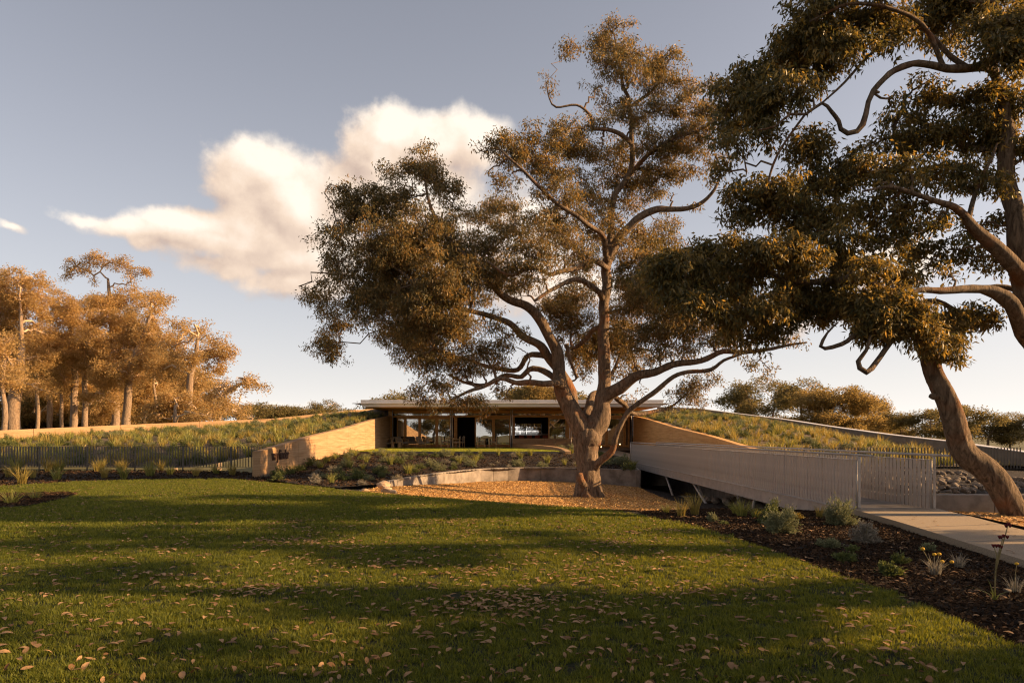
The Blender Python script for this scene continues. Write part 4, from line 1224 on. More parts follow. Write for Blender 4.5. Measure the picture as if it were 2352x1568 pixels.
T.limb(lim([(1358, 1090, 12), (1368, 1074, 11, -.3), (1385, 1056, 9.5, -.5), (1403, 1035, 9, -.7), (1411, 1018, 8, -.8), (1416, 1001, 7.5, -.9), (1428, 970, 7, -1), (1444, 945, 7, -1.1), (1468, 925, 6.5, -1.2), (1499, 903, 6.5, -1.4), (1537, 872, 6, -1.6), (1579, 855, 5.5, -1.8), (1635, 847, 5, -2), (1662, 828, 4, -2.1), (1701, 814, 3, -2.2)], Y0), 'limb', 10)
T.limb(lim([(1398, 905, 8, .6), (1413, 911, 7.5, 1), (1434, 927, 7, 1.4), (1442, 945, 6.5, 1.6), (1462, 951, 6, 1.8), (1496, 945, 5, 2.2), (1540, 935, 3, 2.8), (1580, 900, 2, 3)], Y0), 'limb', 8)
st = lim([(1345, 1120, 9, -.35), (1333, 1100, 10, -.55), (1331, 1088, 9.5, -.62)], Y0)
T.limb(st, 'branch_stub', 10)
T.limb(lim([(1300, 790, 6, 2), (1322, 860, 4, 2), (1326, 866, 5, 1.9)], Y0), 'branch_stub', 8)

B = [  # left dome
    (691, 659, 22, 16, -2.4), (722, 682, 28, 18, -2.2), (745, 720, 12, 14, -2.4, .8), (751, 429, 22, 18, -2), (759, 549, 44, 40, -2), (745, 600, 26, 20, -2), (800, 640, 60, 42, -2), (815, 438, 42, 34, -1.8),
    (800, 500, 40, 36, -1), (860, 470, 60, 46, -1.6), (883, 385, 26, 20, -1.4, .7), (968, 382, 48, 40, -1.6), (989, 332, 16, 16, -1.6, .8), (940, 345, 22, 18, -1.5, .6), (1015, 420, 44, 40, -1), (1040, 470, 36, 30, 0, .8),
    (920, 440, 60, 48, -1.4), (870, 560, 70, 56, -2.4), (960, 520, 66, 54, -2.2), (1035, 540, 48, 44, -1.6), (1080, 500, 26, 28, 0, .6), (930, 600, 72, 56, -1.6), (1010, 610, 66, 54, -2.4), (1075, 590, 50, 44, -1.4),
    (855, 690, 66, 44, -2.2), (832, 742, 22, 22, -2.4, .8), (885, 740, 30, 28, -2, .8), (900, 660, 60, 50, -1), (960, 690, 60, 50, -2.6), (1030, 680, 56, 50, -2.4), (1085, 660, 46, 36, -1.8), (950, 750, 46, 40, -2.2),
    (1010, 750, 54, 44, -2.4), (1070, 745, 50, 40, -2), (1130, 745, 36, 30, -1.4, .8), (970, 820, 34, 32, -2), (1030, 815, 50, 36, -1.6), (1090, 805, 46, 30, -1.2), (1145, 790, 34, 26, -1, .8), (1000, 870, 40, 26, -2), (955, 905, 26, 24, -2.2), (985, 925, 34, 18, -2.2),
    (1060, 860, 40, 20, -1, .8), (1060, 925, 26, 16, -2), (1095, 920, 34, 20, -1.9), (1110, 940, 22, 13, -1.9, .8), (1035, 900, 30, 20, -2), (1140, 880, 20, 14, -1, .5), (1165, 905, 14, 12, -1, .5),
    # middle
    (1100, 342, 20, 14, -2.2, .8), (1135, 330, 30, 20, -2.2), (1175, 318, 36, 26, -2), (1120, 390, 20, 20, -2.2, .5), (1150, 420, 26, 24, -2, .6), (1165, 360, 40, 26, -1.8, .8), (1130, 470, 26, 20, -1.8, .6), (1224, 298, 34, 24, -1.6), (1215, 350, 44, 34, -1.4),
    (1165, 545, 44, 34, -1.6, .8), (1120, 560, 36, 34, -1.2, .8), (1210, 560, 46, 32, -2), (1195, 500, 40, 26, -1.6, .8), (1130, 630, 40, 26, -1.4, .9), (1190, 620, 34, 20, -2), (1240, 590, 40, 26, -2.2), (1290, 580, 36, 24, -1.6), (1330, 570, 34, 26, -1),
    (1255, 430, 44, 30, -1.8, .8), (1300, 470, 46, 30, -1.4, .85), (1260, 500, 36, 22, -2, .8), (1340, 520, 44, 30, 0), (1345, 440, 44, 34, .4, .8), (1290, 400, 40, 30, -1.2, .8), (1250, 365, 40, 30, -1), (1307, 300, 46, 30, -.6), (1330, 345, 44, 32, 0), (1275, 320, 40, 26, -1), (1390, 480, 40, 30, .6, .8),
    (1257, 178, 16, 24, -.6), (1268, 210, 12, 14, -.6, .7), (1307, 100, 22, 14, 0), (1330, 112, 24, 16, .2), (1295, 120, 12, 10, 0), (1395, 60, 36, 18, 1.2), (1430, 52, 22, 12, 1.2), (1370, 92, 26, 22, 1), (1455, 50, 14, 10, 1.2), (1420, 100, 48, 30, 1.2), (1450, 130, 46, 30, .6), (1385, 140, 36, 26, .4),
    (1395, 180, 30, 26, .4, .8), (1450, 175, 44, 28, .4), (1495, 150, 40, 28, 1.4), (1537, 112, 28, 14, 1.5), (1565, 120, 16, 12, 1.4), (1530, 150, 40, 26, 1.4), (1515, 195, 44, 26, 1), (1365, 200, 20, 20, 0, .5), (1555, 190, 36, 22, .8), (1600, 200, 34, 18, .2), (1630, 185, 22, 16, 0, .8),
    (1410, 245, 40, 28, 1.6), (1460, 260, 44, 28, .4), (1385, 275, 34, 24, 0), (1520, 250, 44, 28, .4), (1580, 240, 44, 26, 0), (1620, 260, 34, 24, -.4), (1590, 285, 34, 20, -.8), (1540, 300, 40, 22, -.4), (1370, 345, 36, 28, .4), (1420, 340, 40, 28, 1.8), (1470, 330, 44, 30, .2),
    (1520, 350, 44, 28, .2), (1560, 340, 36, 26, .8, .8), (1400, 400, 40, 30, 1.8), (1455, 420, 46, 30, 1.8), (1505, 400, 44, 30, .8), (1550, 395, 36, 24, .4, .8), (1595, 380, 26, 22, -.4, .6), (1500, 445, 40, 22, 1, .8), (1435, 470, 36, 26, 1.8, .7), (1540, 440, 26, 14, -.2, .6),
    (1524, 520, 34, 36, 3, .7), (1500, 560, 30, 30, 3, .7), (1545, 560, 26, 26, 3, .6),
    # behind, between the limbs
    (1317, 722, 42, 40, 3.2, .6), (1290, 750, 34, 36, 3.4, .5), (1340, 760, 30, 40, 3.2, .6), (1320, 815, 40, 40, 3, .5), (1345, 850, 26, 24, 3, .4), (1265, 900, 20, 10, 3, .3), (1250, 700, 30, 26, 2.6, .4),
    (1200, 655, 34, 22, -1.8, .7), (1245, 640, 34, 20, -2, .7), (1420, 505, 34, 26, -.6, .8), (1440, 555, 30, 24, -.6, .7), (1345, 600, 30, 20, -1, .7), (1300, 545, 36, 24, -1.6, .8), (1180, 765, 34, 26, -1.4, .7), (1150, 830, 34, 22, -1.2, .8), (1215, 815, 26, 16, -1, .5), (1100, 850, 36, 22, -1.6, .8), (1480, 540, 26, 22, 1, .6), (1350, 660, 26, 14, -1.4, .5), (1180, 600, 36, 28, -2, .8), (1590, 470, 16, 10, -.4, .5),
    # lower right skirt
    (1440, 640, 34, 40, -.8), (1430, 600, 26, 30, -1, .9), (1480, 610, 44, 36, -1), (1450, 700, 40, 40, -1), (1500, 680, 50, 44, -1.6), (1540, 620, 46, 34, -1.4), (1570, 680, 50, 44, -1.8), (1440, 770, 34, 34, -.6, .8), (1490, 760, 46, 38, -1.2), (1550, 750, 50, 38, -1.6), (1610, 740, 46, 38, -2), (1620, 650, 44, 40, -2),
    (1450, 830, 34, 26, -.4, .7), (1510, 810, 44, 26, -1, .9), (1570, 800, 44, 24, -1.4, .9), (1630, 790, 40, 22, -1.8, .9), (1670, 760, 36, 28, -2), (1700, 790, 28, 16, -2.2, .7), (1590, 880, 36, 24, 2.6, .8), (1625, 870, 24, 20, 2.6, .7), (1560, 900, 26, 22, 2.8, .7), (1540, 930, 26, 14, 2.8, .7), (1600, 915, 30, 20, 2.8, .7), (1655, 860, 18, 16, 2.4, .5),
    (1470, 880, 16, 14, -1, .5), (1640, 232, 30, 24, -.6), (1652, 300, 28, 28, -.8), (1610, 335, 34, 26, -.4), (1650, 365, 30, 26, -.8, .8), (1580, 330, 36, 24, 0), (1640, 420, 22, 20, -.8, .5), (1845, 788, 24, 12, -2.8, .6), (1800, 780, 24, 14, -2.6, .5), (1750, 830, 30, 20, -2.4, .6), (1765, 850, 18, 14, -2.4, .5), (1720, 840, 18, 12, -2.4, .5), (1440, 905, 14, 10, 1, .5)]
back = []                                             # the far half of the round crown, behind the limbs
for _ in range(46):
    a = rng.uniform(-1, 1); xx = -1.2 + 7.6 * a; zz = rng.uniform(4.6, 12.3 - 3.5 * abs(a)); yy_ = Y0 + rng.uniform(2.4, 6.2) * math.sqrt(max(.15, 1 - a * a))
    q = rng.uniform(.6, 1.05); back.append((np.array([xx + .6, yy_, zz]), np.array([q * 1.25, q * 1.2, q * .8]), .55))
nt_, nl_ = T.crown(blob(B, Y0, 2.5, rs=1.14) + back, 38, 30, .145, .039, .31, r_branch=.055, r_twig=.012, shell=.42, nmax=10500, fill=.8, bare=.10)
print('central tree', nt_, nl_)

# ---- the leaning tree at the right, and the big one whose limbs come in from the right edge
Y0 = 12.6
b0 = W(2338, 1205, Y0)
T = Tree('marri_tree', (b0[0], Y0, -.08), 'leaning tree with a curved bare trunk standing right of the footbridge', M['bark'], M['twig'], M['leaf_r'])
T.limb(lim([(2350, 1222, 40), (2340, 1205, 30), (2332, 1180, 27), (2305, 1128, 27), (2262, 1078, 27), (2225, 1040, 26), (2195, 990, 24), (2178, 950, 24), (2165, 900, 22), (2150, 858, 20), (2128, 805, 19), (2108, 765, 18), (2080, 730, 16), (2050, 695, 14), (2010, 655, 13), (1980, 635, 12), (1950, 638, 10.5), (1900, 648, 9.5, .1), (1832, 647, 7, .2), (1780, 630, 5, .3), (1720, 600, 3, .4)], Y0), 'trunk', 34, rough=.012, step=.07, ridge=.05)
T.limb(lim([(2160, 905, 14), (2143, 911, 8, -.1), (2136, 908, 6, -.1)], Y0), 'branch_stub', 8)
T.limb(lim([(2075, 725, 9), (2062, 760, 7, -.3), (2042, 790, 7, -.5), (2012, 832, 7, -.6), (1990, 855, 7, -.7), (1975, 845, 6.5, -.7), (1972, 830, 6, -.7), (1990, 805, 5, -.7), (2000, 770, 4, -.7)], Y0), 'limb', 9)
T.limb(lim([(1990, 642, 9), (1950, 655, 8, .2), (1924, 664, 8, .3), (1887, 703, 7.5, .4), (1857, 728, 7, .5), (1815, 742, 6.5, .6), (1760, 753, 5, .7), (1704, 786, 3, .8)], Y0), 'limb', 9)
T.limb(lim([(2020, 668, 8, -.2), (1990, 720, 6, -.4), (1960, 770, 6, -.6), (1930, 790, 6, -.7), (1895, 800, 5, -.8), (1885, 795, 5, -.8), (1900, 765, 3, -.8), (1925, 740, 2, -.8)], Y0), 'limb', 8)
T.limb(lim([(2090, 740, 10, .2), (2110, 700, 9, .5), (2150, 690, 7, .6), (2200, 715, 5, .6), (2250, 715, 3, .6)], Y0), 'limb', 8)
T.limb(lim([(1960, 636, 8), (1930, 600, 7, .3), (1900, 560, 6, .5), (1870, 500, 5, .7), (1850, 440, 3, .9)], Y0), 'limb', 8)
B1 = [(1600, 575, 40, 24), (1560, 595, 40, 28), (1520, 610, 36, 28), (1610, 630, 44, 34), (1590, 690, 44, 34), (1645, 690, 44, 34), (1650, 745, 36, 26), (1530, 660, 36, 30), (1480, 640, 34, 30, .6, .8), (1766, 694, 50, 40), (1720, 700, 36, 34), (1700, 640, 40, 34), (1660, 600, 40, 26), (1740, 590, 50, 34), (1680, 560, 44, 24), (1640, 580, 34, 20), (1893, 700, 56, 36, .4), (1830, 690, 50, 36, .5), (1800, 640, 50, 30), (1850, 600, 50, 32), (1930, 600, 50, 30), (1790, 560, 50, 34), (1960, 690, 44, 34, -.3),
      (2043, 690, 50, 36, -.5), (2010, 720, 44, 30, -.6), (2032, 752, 50, 30, -.6), (2080, 720, 44, 34, -.5), (2110, 755, 40, 34, -.5), (1985, 755, 34, 22, -.5, .8), (2227, 722, 50, 22, .5), (2265, 735, 30, 14, .5, .8), (2180, 740, 44, 26, .4), (2171, 785, 34, 28, -.3, .7), (2199, 822, 22, 22, -.4, .5), (2140, 800, 26, 26, -.4, .7), (2215, 780, 24, 24, 0, .4),
      (1743, 770, 40, 26, .6, .7), (1690, 760, 34, 26, .8, .7), (1800, 760, 36, 16, .5, .5), (2000, 610, 44, 28), (2060, 640, 44, 26, .3)]
nt_, nl_ = T.crown(blob(B1, Y0, .8, rs=1.18), 330, 20, .120, .036, .19, r_branch=.03, r_twig=.008, shell=.45, nmax=3600, tint_shift=.05, rsub=.4, fill=.8)
print('leaning tree', nt_, nl_)

LIMK = .72
b0 = W(2440, 1190, 13.4)
Y0 = 13.0
T = Tree('marri_tree', (b0[0], 13.4, -.2), 'tall dark tree at the right edge with thick limbs reaching in overhead', M['bark'], M['twig'], M['leaf_r'])
T.limb(lim([(2450, 1205, 58, .4), (2442, 1150, 46, .4), (2430, 1050, 40, .4), (2420, 950, 38, .4), (2405, 850, 36, .3), (2385, 760, 34, .2), (2368, 690, 30, .1), (2352, 630, 27, 0), (2338, 560, 22, 0), (2326, 480, 19, .1), (2316, 389, 17, .2), (2310, 300, 15, .2), (2300, 220, 13, .2), (2280, 120, 11, .2), (2290, 0, 9, .2), (2310, -150, 5, .2)], Y0), 'trunk', 18)
T.limb(lim([(2380, 800, 20, .1), (2352, 756, 18, -.2), (2321, 702, 16, -.4), (2290, 678, 14.5, -.5), (2254, 664, 13.5, -.6), (2210, 662, 12.5, -.7), (2160, 667, 11, -.8), (2110, 668, 9, -.9), (2060, 690, 6, -1), (2020, 700, 4, -1)], Y0), 'limb', 12)
T.limb(lim([(2362, 680, 12, .4), (2330, 665, 9, .4), (2290, 658, 7, .4), (2230, 665, 5, .4)], Y0), 'limb', 9)
T.limb(lim([(2360, 650, 20, 0), (2348, 628, 18, -.2), (2288, 572, 15.5, -.4), (2250, 530, 14, -.5), (2215, 494, 13, -.6), (2190, 478, 11, -.7), (2160, 467, 9, -.8), (2099, 444, 7, -.9), (2040, 430, 5, -1), (1980, 440, 3, -1)], Y0), 'limb', 12)
T.limb(lim([(2225, 505, 9, -.6), (2232, 470, 8, -.5), (2250, 420, 7, -.4), (2275, 370, 5, -.3), (2290, 330, 3, -.2)], Y0), 'limb', 8)
T.limb(lim([(2300, 215, 12, .2), (2280, 160, 12, 0), (2254, 152, 12, -.2), (2215, 160, 12, -.3), (2176, 162, 12, -.4), (2143, 150, 11, -.5), (2110, 142, 10.5, -.6), (2087, 147, 10, -.7), (2055, 163, 9.5, -.7), (2032, 183, 9, -.8), (2005, 210, 8.5, -.8), (1993, 233, 8, -.8), (1988, 260, 8.5, -.9), (1982, 283, 9, -.9), (1970, 300, 8, -.9), (1949, 306, 7.5, -.9), (1933, 297, 7, -.9), (1928, 280, 6.5, -.9), (1910, 258, 6, -1), (1887, 238, 5, -1), (1850, 262, 4.5, -1), (1815, 262, 4, -1), (1780, 290, 3, -1), (1740, 300, 2, -1)], Y0), 'limb', 12)
T.limb(lim([(2230, 160, 9, -.3), (2185, 130, 8, -.2), (2150, 90, 7, -.2), (2105, 60, 6, -.2), (2040, 90, 5, -.4), (1985, 140, 4.5, -.5), (1940, 190, 4, -.6), (1890, 235, 3, -.7)], Y0), 'limb', 9)
T.limb(lim([(2312, 330, 12, .2), (2270, 345, 9, .4), (2200, 330, 8, .6), (2160, 300, 7, .7), (2090, 270, 6.5, .6), (2075, 240, 6, .5), (2080, 220, 5, .5)], Y0), 'limb', 9)
T.limb(lim([(2160, 300, 6, .7), (2080, 360, 6, .6), (2060, 330, 6, .5), (2055, 290, 6, .4), (2078, 240, 5, .4)], Y0), 'limb', 8)
T.limb(lim([(2320, 440, 11, .1), (2250, 400, 8, .6), (2180, 380, 7, .8), (2100, 390, 6, .8), (2000, 400, 5, .7), (1920, 420, 4, .6), (1850, 430, 3, .5)], Y0), 'limb', 9)
T.limb(lim([(1850, 262, 4, -1), (1800, 330, 4, -.8), (1775, 380, 4, -.7), (1760, 440, 3, -.6)], Y0), 'limb', 8)
T.limb(lim([(2170, 160, 8, -.4), (2120, 60, 7, -.6), (2050, 20, 6, -.8), (1950, 10, 5, -.9), (1860, 50, 3, -1)], Y0), 'limb', 9)
B2 = [(1665, 390, 34, 26), (1690, 440, 34, 28, 0, .8), (1660, 300, 34, 30, 0, .8), (1645, 195, 24, 24), (1754, 183, 54, 40), (1700, 190, 40, 34), (1670, 240, 28, 40), (1700, 270, 44, 40), (1690, 330, 36, 30, -.5, .8), (1838, 83, 60, 44), (1810, 130, 56, 44), (1860, 20, 60, 34), (1900, 90, 56, 44), (1820, 190, 56, 40), (1750, 240, 50, 36), (1760, 300, 44, 34, -.4, .9), (1866, 311, 44, 30, .6), (1840, 350, 44, 28, .4), (1890, 340, 26, 20, .5, .8),
      (1890, 160, 50, 36), (1950, 60, 60, 40), (1950, 120, 40, 30), (2032, 44, 66, 36), (2110, 40, 66, 36), (2199, 40, 70, 40), (2290, 50, 70, 44), (2340, 130, 44, 50), (2299, 111, 54, 36), (2010, 95, 44, 22, -.5, .8), (2060, 110, 36, 20, -.4, .5), (2115, 200, 44, 26, .4, .7), (2165, 215, 40, 26, .5, .8), (2254, 225, 60, 36, .4), (2320, 240, 40, 44, .4), (2215, 110, 36, 20, .5, .5),
      (2045, 240, 26, 24, -.3, .7), (2070, 265, 36, 26, .4, .8), (2120, 260, 40, 24, .6, .8), (2143, 315, 56, 30, .5), (2210, 300, 50, 34, .5), (2282, 320, 50, 40, .4), (2030, 320, 36, 24, .3, .7), (2090, 330, 44, 26, .4), (1990, 345, 34, 20, .3, .7), (2335, 330, 30, 50, .2),
      (1866, 433, 62, 36), (1800, 420, 50, 34), (1930, 400, 56, 34), (2004, 389, 56, 32), (2080, 395, 54, 32), (2150, 390, 50, 34), (2220, 390, 50, 34), (2290, 420, 40, 36), (1754, 472, 52, 40), (1720, 430, 36, 30, 0, .7), (1700, 490, 40, 30, .2, .8), (1830, 490, 56, 36), (1921, 490, 60, 34), (2000, 470, 56, 34), (2080, 480, 54, 30), (2150, 510, 44, 26, -.6, .9), (2227, 528, 36, 24, .6, .7), (2282, 500, 36, 32, .5, .8),
      (1850, 540, 54, 30), (1940, 545, 54, 28), (2030, 540, 54, 28), (2100, 570, 50, 26), (2170, 580, 44, 26, .3, .8), (2240, 590, 40, 26, .5, .7), (2290, 610, 34, 24, .5, .7), (2010, 590, 44, 20, 0, .7), (2110, 630, 36, 18, .4, .5), (2180, 630, 36, 20, -.6, .6), (2060, 610, 36, 16, 0, .6),
      # beyond the frame, above and to the right
      (1900, -70, 70, 50), (2050, -70, 80, 50), (2200, -90, 90, 60), (2330, -60, 70, 60), (2420, 40, 70, 60), (2450, 200, 70, 60), (2480, 360, 70, 60), (2500, 520, 60, 50), (2150, -190, 100, 60), (2320, -200, 90, 60), (2600, 250, 80, 70), (2600, 420, 80, 60)]
nt_, nl_ = T.crown(blob(B2, Y0, .9, rs=1.16), 145, 18, .125, .040, .20, r_branch=.035, r_twig=.009, shell=.42, nmax=7600, tint_shift=-.02, rsub=.4, fill=.8)
print('edge tree', nt_, nl_)


LIMK = 1.0


# ---- the forest on the left, lit from the right
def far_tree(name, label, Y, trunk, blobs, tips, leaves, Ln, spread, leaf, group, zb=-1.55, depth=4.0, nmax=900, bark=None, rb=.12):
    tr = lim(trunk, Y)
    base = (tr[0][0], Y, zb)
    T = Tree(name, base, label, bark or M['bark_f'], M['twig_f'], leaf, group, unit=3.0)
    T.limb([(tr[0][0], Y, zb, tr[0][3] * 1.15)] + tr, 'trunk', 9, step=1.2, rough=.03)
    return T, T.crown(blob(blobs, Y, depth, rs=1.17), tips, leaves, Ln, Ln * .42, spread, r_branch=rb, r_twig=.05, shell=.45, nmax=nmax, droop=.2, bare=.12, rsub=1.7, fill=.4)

FG = 'trees of the sunlit forest on the left'
forest = [
    ('tall umbrella crowned tree standing above the left forest', 78, [(262, 985, 9), (268, 900, 8), (262, 800, 7), (256, 720, 6), (252, 680, 4), (248, 640, 2.5)],
     [(178, 610, 26, 15, 0), (160, 626, 14, 9, 0), (150, 636, 9, 6, 0), (205, 594, 28, 13, 0), (235, 592, 28, 13, 0), (262, 600, 26, 14, 0), (290, 612, 24, 15, 0), (323, 617, 22, 11, 0), (335, 626, 11, 7, 0), (300, 648, 12, 7, 0, .6), (215, 648, 14, 8, 0, .5), (240, 690, 44, 28), (280, 700, 44, 30), (310, 680, 30, 24), (205, 685, 22, 14), (250, 740, 50, 36), (300, 750, 46, 36)]),
    ('broad pale trunked tree at the far left edge of the forest', 66, [(30, 985, 15), (32, 940, 14), (36, 900, 13), (45, 850, 10), (50, 800, 7), (48, 740, 4), (46, 690, 2.5)],
     [(44, 632, 44, 18), (10, 640, 34, 20), (80, 640, 30, 16), (25, 675, 50, 28), (80, 690, 50, 34), (112, 655, 20, 14), (30, 730, 50, 36), (90, 745, 46, 36), (-20, 700, 40, 50), (20, 790, 50, 40), (80, 810, 50, 36), (-10, 860, 30, 30), (60, 870, 40, 24), (100, 900, 26, 24, -2, .7)]),
    ('dense tree filling the forest middle left of the umbrella crown', 74, [(168, 985, 8), (172, 900, 7.5), (168, 820, 6), (160, 740, 4), (155, 700, 3)],
     [(124, 680, 26, 18), (163, 700, 36, 26), (130, 725, 44, 34), (180, 750, 44, 36), (150, 790, 50, 40), (200, 810, 46, 36), (120, 840, 40, 34), (180, 860, 46, 30), (220, 700, 26, 20)]),
    ('tree with a leaning crown just right of the umbrella crowned tree', 70, [(290, 985, 9), (294, 900, 8.5), (305, 830, 7), (330, 770, 5), (350, 710, 3)],
     [(345, 675, 22, 13), (372, 686, 26, 13), (390, 690, 12, 8), (335, 700, 36, 26), (360, 730, 26, 24), (320, 760, 46, 40), (370, 775, 34, 34), (280, 800, 44, 40), (340, 830, 50, 40), (300, 870, 46, 30), (250, 860, 40, 34)]),
    ('open branched tree on the sloping right flank of the forest', 66, [(430, 975, 8), (433, 910, 8), (440, 860, 7), (450, 810, 5), (455, 770, 3)],
     [(415, 748, 34, 18), (400, 790, 34, 28), (459, 760, 40, 20), (490, 780, 30, 20), (527, 800, 24, 18), (540, 812, 12, 9), (480, 810, 44, 28), (430, 830, 44, 32), (500, 840, 34, 24), (390, 850, 40, 34), (450, 880, 40, 22)]),
    ('low spreading tree at the right end of the forest', 60, [(500, 970, 7), (505, 930, 7), (520, 900, 5.5), (545, 885, 4), (570, 875, 2.5)],
     [(520, 880, 34, 16), (563, 868, 32, 13), (592, 882, 20, 11), (604, 886, 9, 8), (575, 892, 26, 9, 0, .6), (498, 895, 36, 18), (530, 930, 34, 24), (490, 945, 34, 22), (545, 945, 24, 16)]),
    ('rounded golden bush before the forest trunks', 58, [(402, 975, 5), (402, 950, 4), (402, 930, 2.5)],
     [(400, 915, 44, 26), (360, 935, 36, 26), (440, 935, 40, 28), (470, 955, 34, 18), (400, 955, 56, 18), (345, 960, 30, 18)]),
    ('slim straight trunked tree near the middle of the forest', 72, [(195, 985, 6.5), (196, 930, 6), (194, 880, 5), (196, 820, 4), (200, 770, 2.5)],
     [(210, 850, 40, 30), (190, 880, 34, 24), (230, 900, 40, 30), (215, 780, 40, 30), (260, 920, 40, 26, 3)]),
    ('dark stemmed tree deep among the left forest trunks', 84, [(115, 985, 6), (113, 930, 5.5), (110, 870, 4.5), (112, 800, 3)],
     [(110, 800, 50, 40), (140, 880, 46, 40), (90, 890, 40, 34), (70, 940, 40, 30, 4, .7), (150, 940, 40, 30, 4, .7)]),
    ('shrubby tree behind the forest trunks at the middle', 86, [(330, 985, 5), (332, 940, 4.5), (334, 900, 3)],
     [(330, 900, 46, 40), (290, 930, 44, 36), (360, 900, 40, 40), (240, 945, 44, 30), (310, 960, 50, 20), (200, 955, 40, 24)]),
]
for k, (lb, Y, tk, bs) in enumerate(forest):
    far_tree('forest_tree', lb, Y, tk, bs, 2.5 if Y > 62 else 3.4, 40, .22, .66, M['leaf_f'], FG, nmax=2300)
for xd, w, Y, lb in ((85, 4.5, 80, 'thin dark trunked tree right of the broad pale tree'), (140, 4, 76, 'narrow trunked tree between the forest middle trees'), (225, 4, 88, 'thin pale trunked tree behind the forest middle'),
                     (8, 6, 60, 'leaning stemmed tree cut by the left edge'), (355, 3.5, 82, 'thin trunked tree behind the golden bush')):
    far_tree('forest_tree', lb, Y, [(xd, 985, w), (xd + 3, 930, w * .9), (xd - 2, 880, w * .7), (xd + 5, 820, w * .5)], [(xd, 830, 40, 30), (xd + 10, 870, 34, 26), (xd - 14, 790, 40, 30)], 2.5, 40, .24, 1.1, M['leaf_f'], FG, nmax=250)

# ---- background trees: a few kinds, copied with their parts
def kind_tree(name, h, w, seed, leaf, leaves=26):
    global rng
    keep = rng; rng = np.random.default_rng(seed)
    T = Tree(name, (0, 0, 0), 'x', M['bark_f'], M['twig_f'], leaf, None, unit=3.0)
    T.limb([(0, 0, -.2, .3), (.1, 0, h * .25, .25), (rng.uniform(-.5, .5), rng.uniform(-.5, .5), h * .5, .18), (rng.uniform(-1, 1), rng.uniform(-1, 1), h * .8, .08)], 'trunk', 8, step=1.0)
    bl = []
    for i in range(13 if leaves > 20 else 50):
        a = rng.uniform(0, 6.28); q = rng.uniform(.25, 1); zz = h * ((rng.uniform(.42, .95) if name != 'bushy_tree' else rng.uniform(.1, .95)) if leaves > 20 else rng.uniform(.20, .97))
        rr = w / 2 * math.sqrt(max(.1, 1 - ((zz / h - .6) / .5) ** 2)) * q
        s_ = (rng.uniform(.13, .24) if leaves > 20 else rng.uniform(.09, .18)) * w
        bl.append((np.array([math.cos(a) * rr, math.sin(a) * rr, zz]), np.array([s_, s_, s_ * .62]), 1.0))
    T.crown(bl, 2.0 if leaves > 20 else 80.0, max(leaves, 20), .36 if leaves > 20 else .2, .16 if leaves > 20 else .07, 1.0 if leaves > 20 else .28, r_branch=.16 if leaves > 20 else .05, r_twig=.04 if leaves > 20 else .012, shell=.45, nmax=3000, droop=.2, bare=.1)
    rng = keep
    return T.root
kinds = [kind_tree('distant_tree', 11, 9, 101, M['leaf_g']), kind_tree('distant_tree', 14, 9, 102, M['leaf_g']), kind_tree('distant_tree', 9, 10, 103, M['leaf_g']), kind_tree('distant_tree', 13, 11, 104, M['leaf_k']), kind_tree('forest_tree', 13, 11, 105, M['leaf_f']), kind_tree('bushy_tree', 8, 9, 106, M['leaf_g'])]
used = [False] * len(kinds)
def put(k, x, y, z, sc, rz, label, group, sz=None):
    o = kinds[k] if not used[k] else copy_tree(kinds[k])
    used[k] = True
    o.location = (float(x), float(y), float(z)); o.rotation_euler = (0, 0, rz); o.scale = (sc, sc, sc * (sz or 1))
    o['label'] = label; o['group'] = group
    return o
HS = [11, 14, 9, 13, 13, 8]
def put_px(k, xd, ytop, Y, label, group, wide=1.0, zb=-1.55):
    p = W(xd, ytop, Y); h = p[2] - zb
    sc = h / HS[k]
    o = put(k, p[0], Y, zb, sc, random.uniform(0, 6.28), label, group)
    o.scale = (sc * wide, sc * wide, sc)
L_ = 'distant trees low on the skyline left of the pavilion'
for k, x, y, Y, lb in ((0, 575, 928, 120, 'leftmost of the low distant trees beyond the left mound'), (2, 610, 928, 130, 'flat topped distant tree second from the forest end'), (0, 655, 932, 140, 'small rounded distant tree at the middle of the gap left of the roof'), (2, 700, 938, 130, 'low broad distant tree right of the gap middle'),
                       (1, 745, 916, 140, 'tallest distant tree just left of the pavilion roof'), (2, 770, 936, 130, 'low distant tree nearest the left roof edge'), (0, 630, 938, 150, 'faint distant tree behind the flat topped one')):
    put_px(k, x, y, Y, lb, L_, 1.2)
for k, x, y, Y, lb in ((0, 1180, 886, 92, 'round distant tree above the roof left of the big trunk'), (3, 1235, 882, 92, 'wide pale distant tree above the roof beside the big trunk'), (0, 1275, 896, 100, 'distant tree above the roof directly behind the big left limb'), (2, 905, 908, 100, 'small distant tree tops above the left part of the roof'), (2, 1340, 905, 100, 'small distant tree top above the roof between the fork')):
    put_px(k, x, y, Y, lb, 'distant trees behind the pavilion roof', 1.1)
for i, (x, y, Y, k) in enumerate(((20, 800, 96, 4), (75, 770, 104, 4), (130, 790, 98, 4), (185, 760, 108, 4), (240, 800, 100, 4), (300, 780, 106, 4), (350, 810, 98, 4), (400, 850, 100, 4), (-40, 790, 96, 4), (455, 890, 96, 4), (50, 900, 92, 5), (120, 905, 94, 5), (200, 900, 92, 5), (270, 905, 95, 5), (340, 905, 92, 5), (0, 905, 94, 5))):
    put_px(k, x, y, Y, ('golden tree deep in the forest behind the front row of trunks' if k == 4 else 'bush filling the gaps between the forest trunks'), 'deep forest trees' if k == 4 else 'bushes between the forest trunks', 1.3)
R_ = 'trees on the skyline behind the right mound'
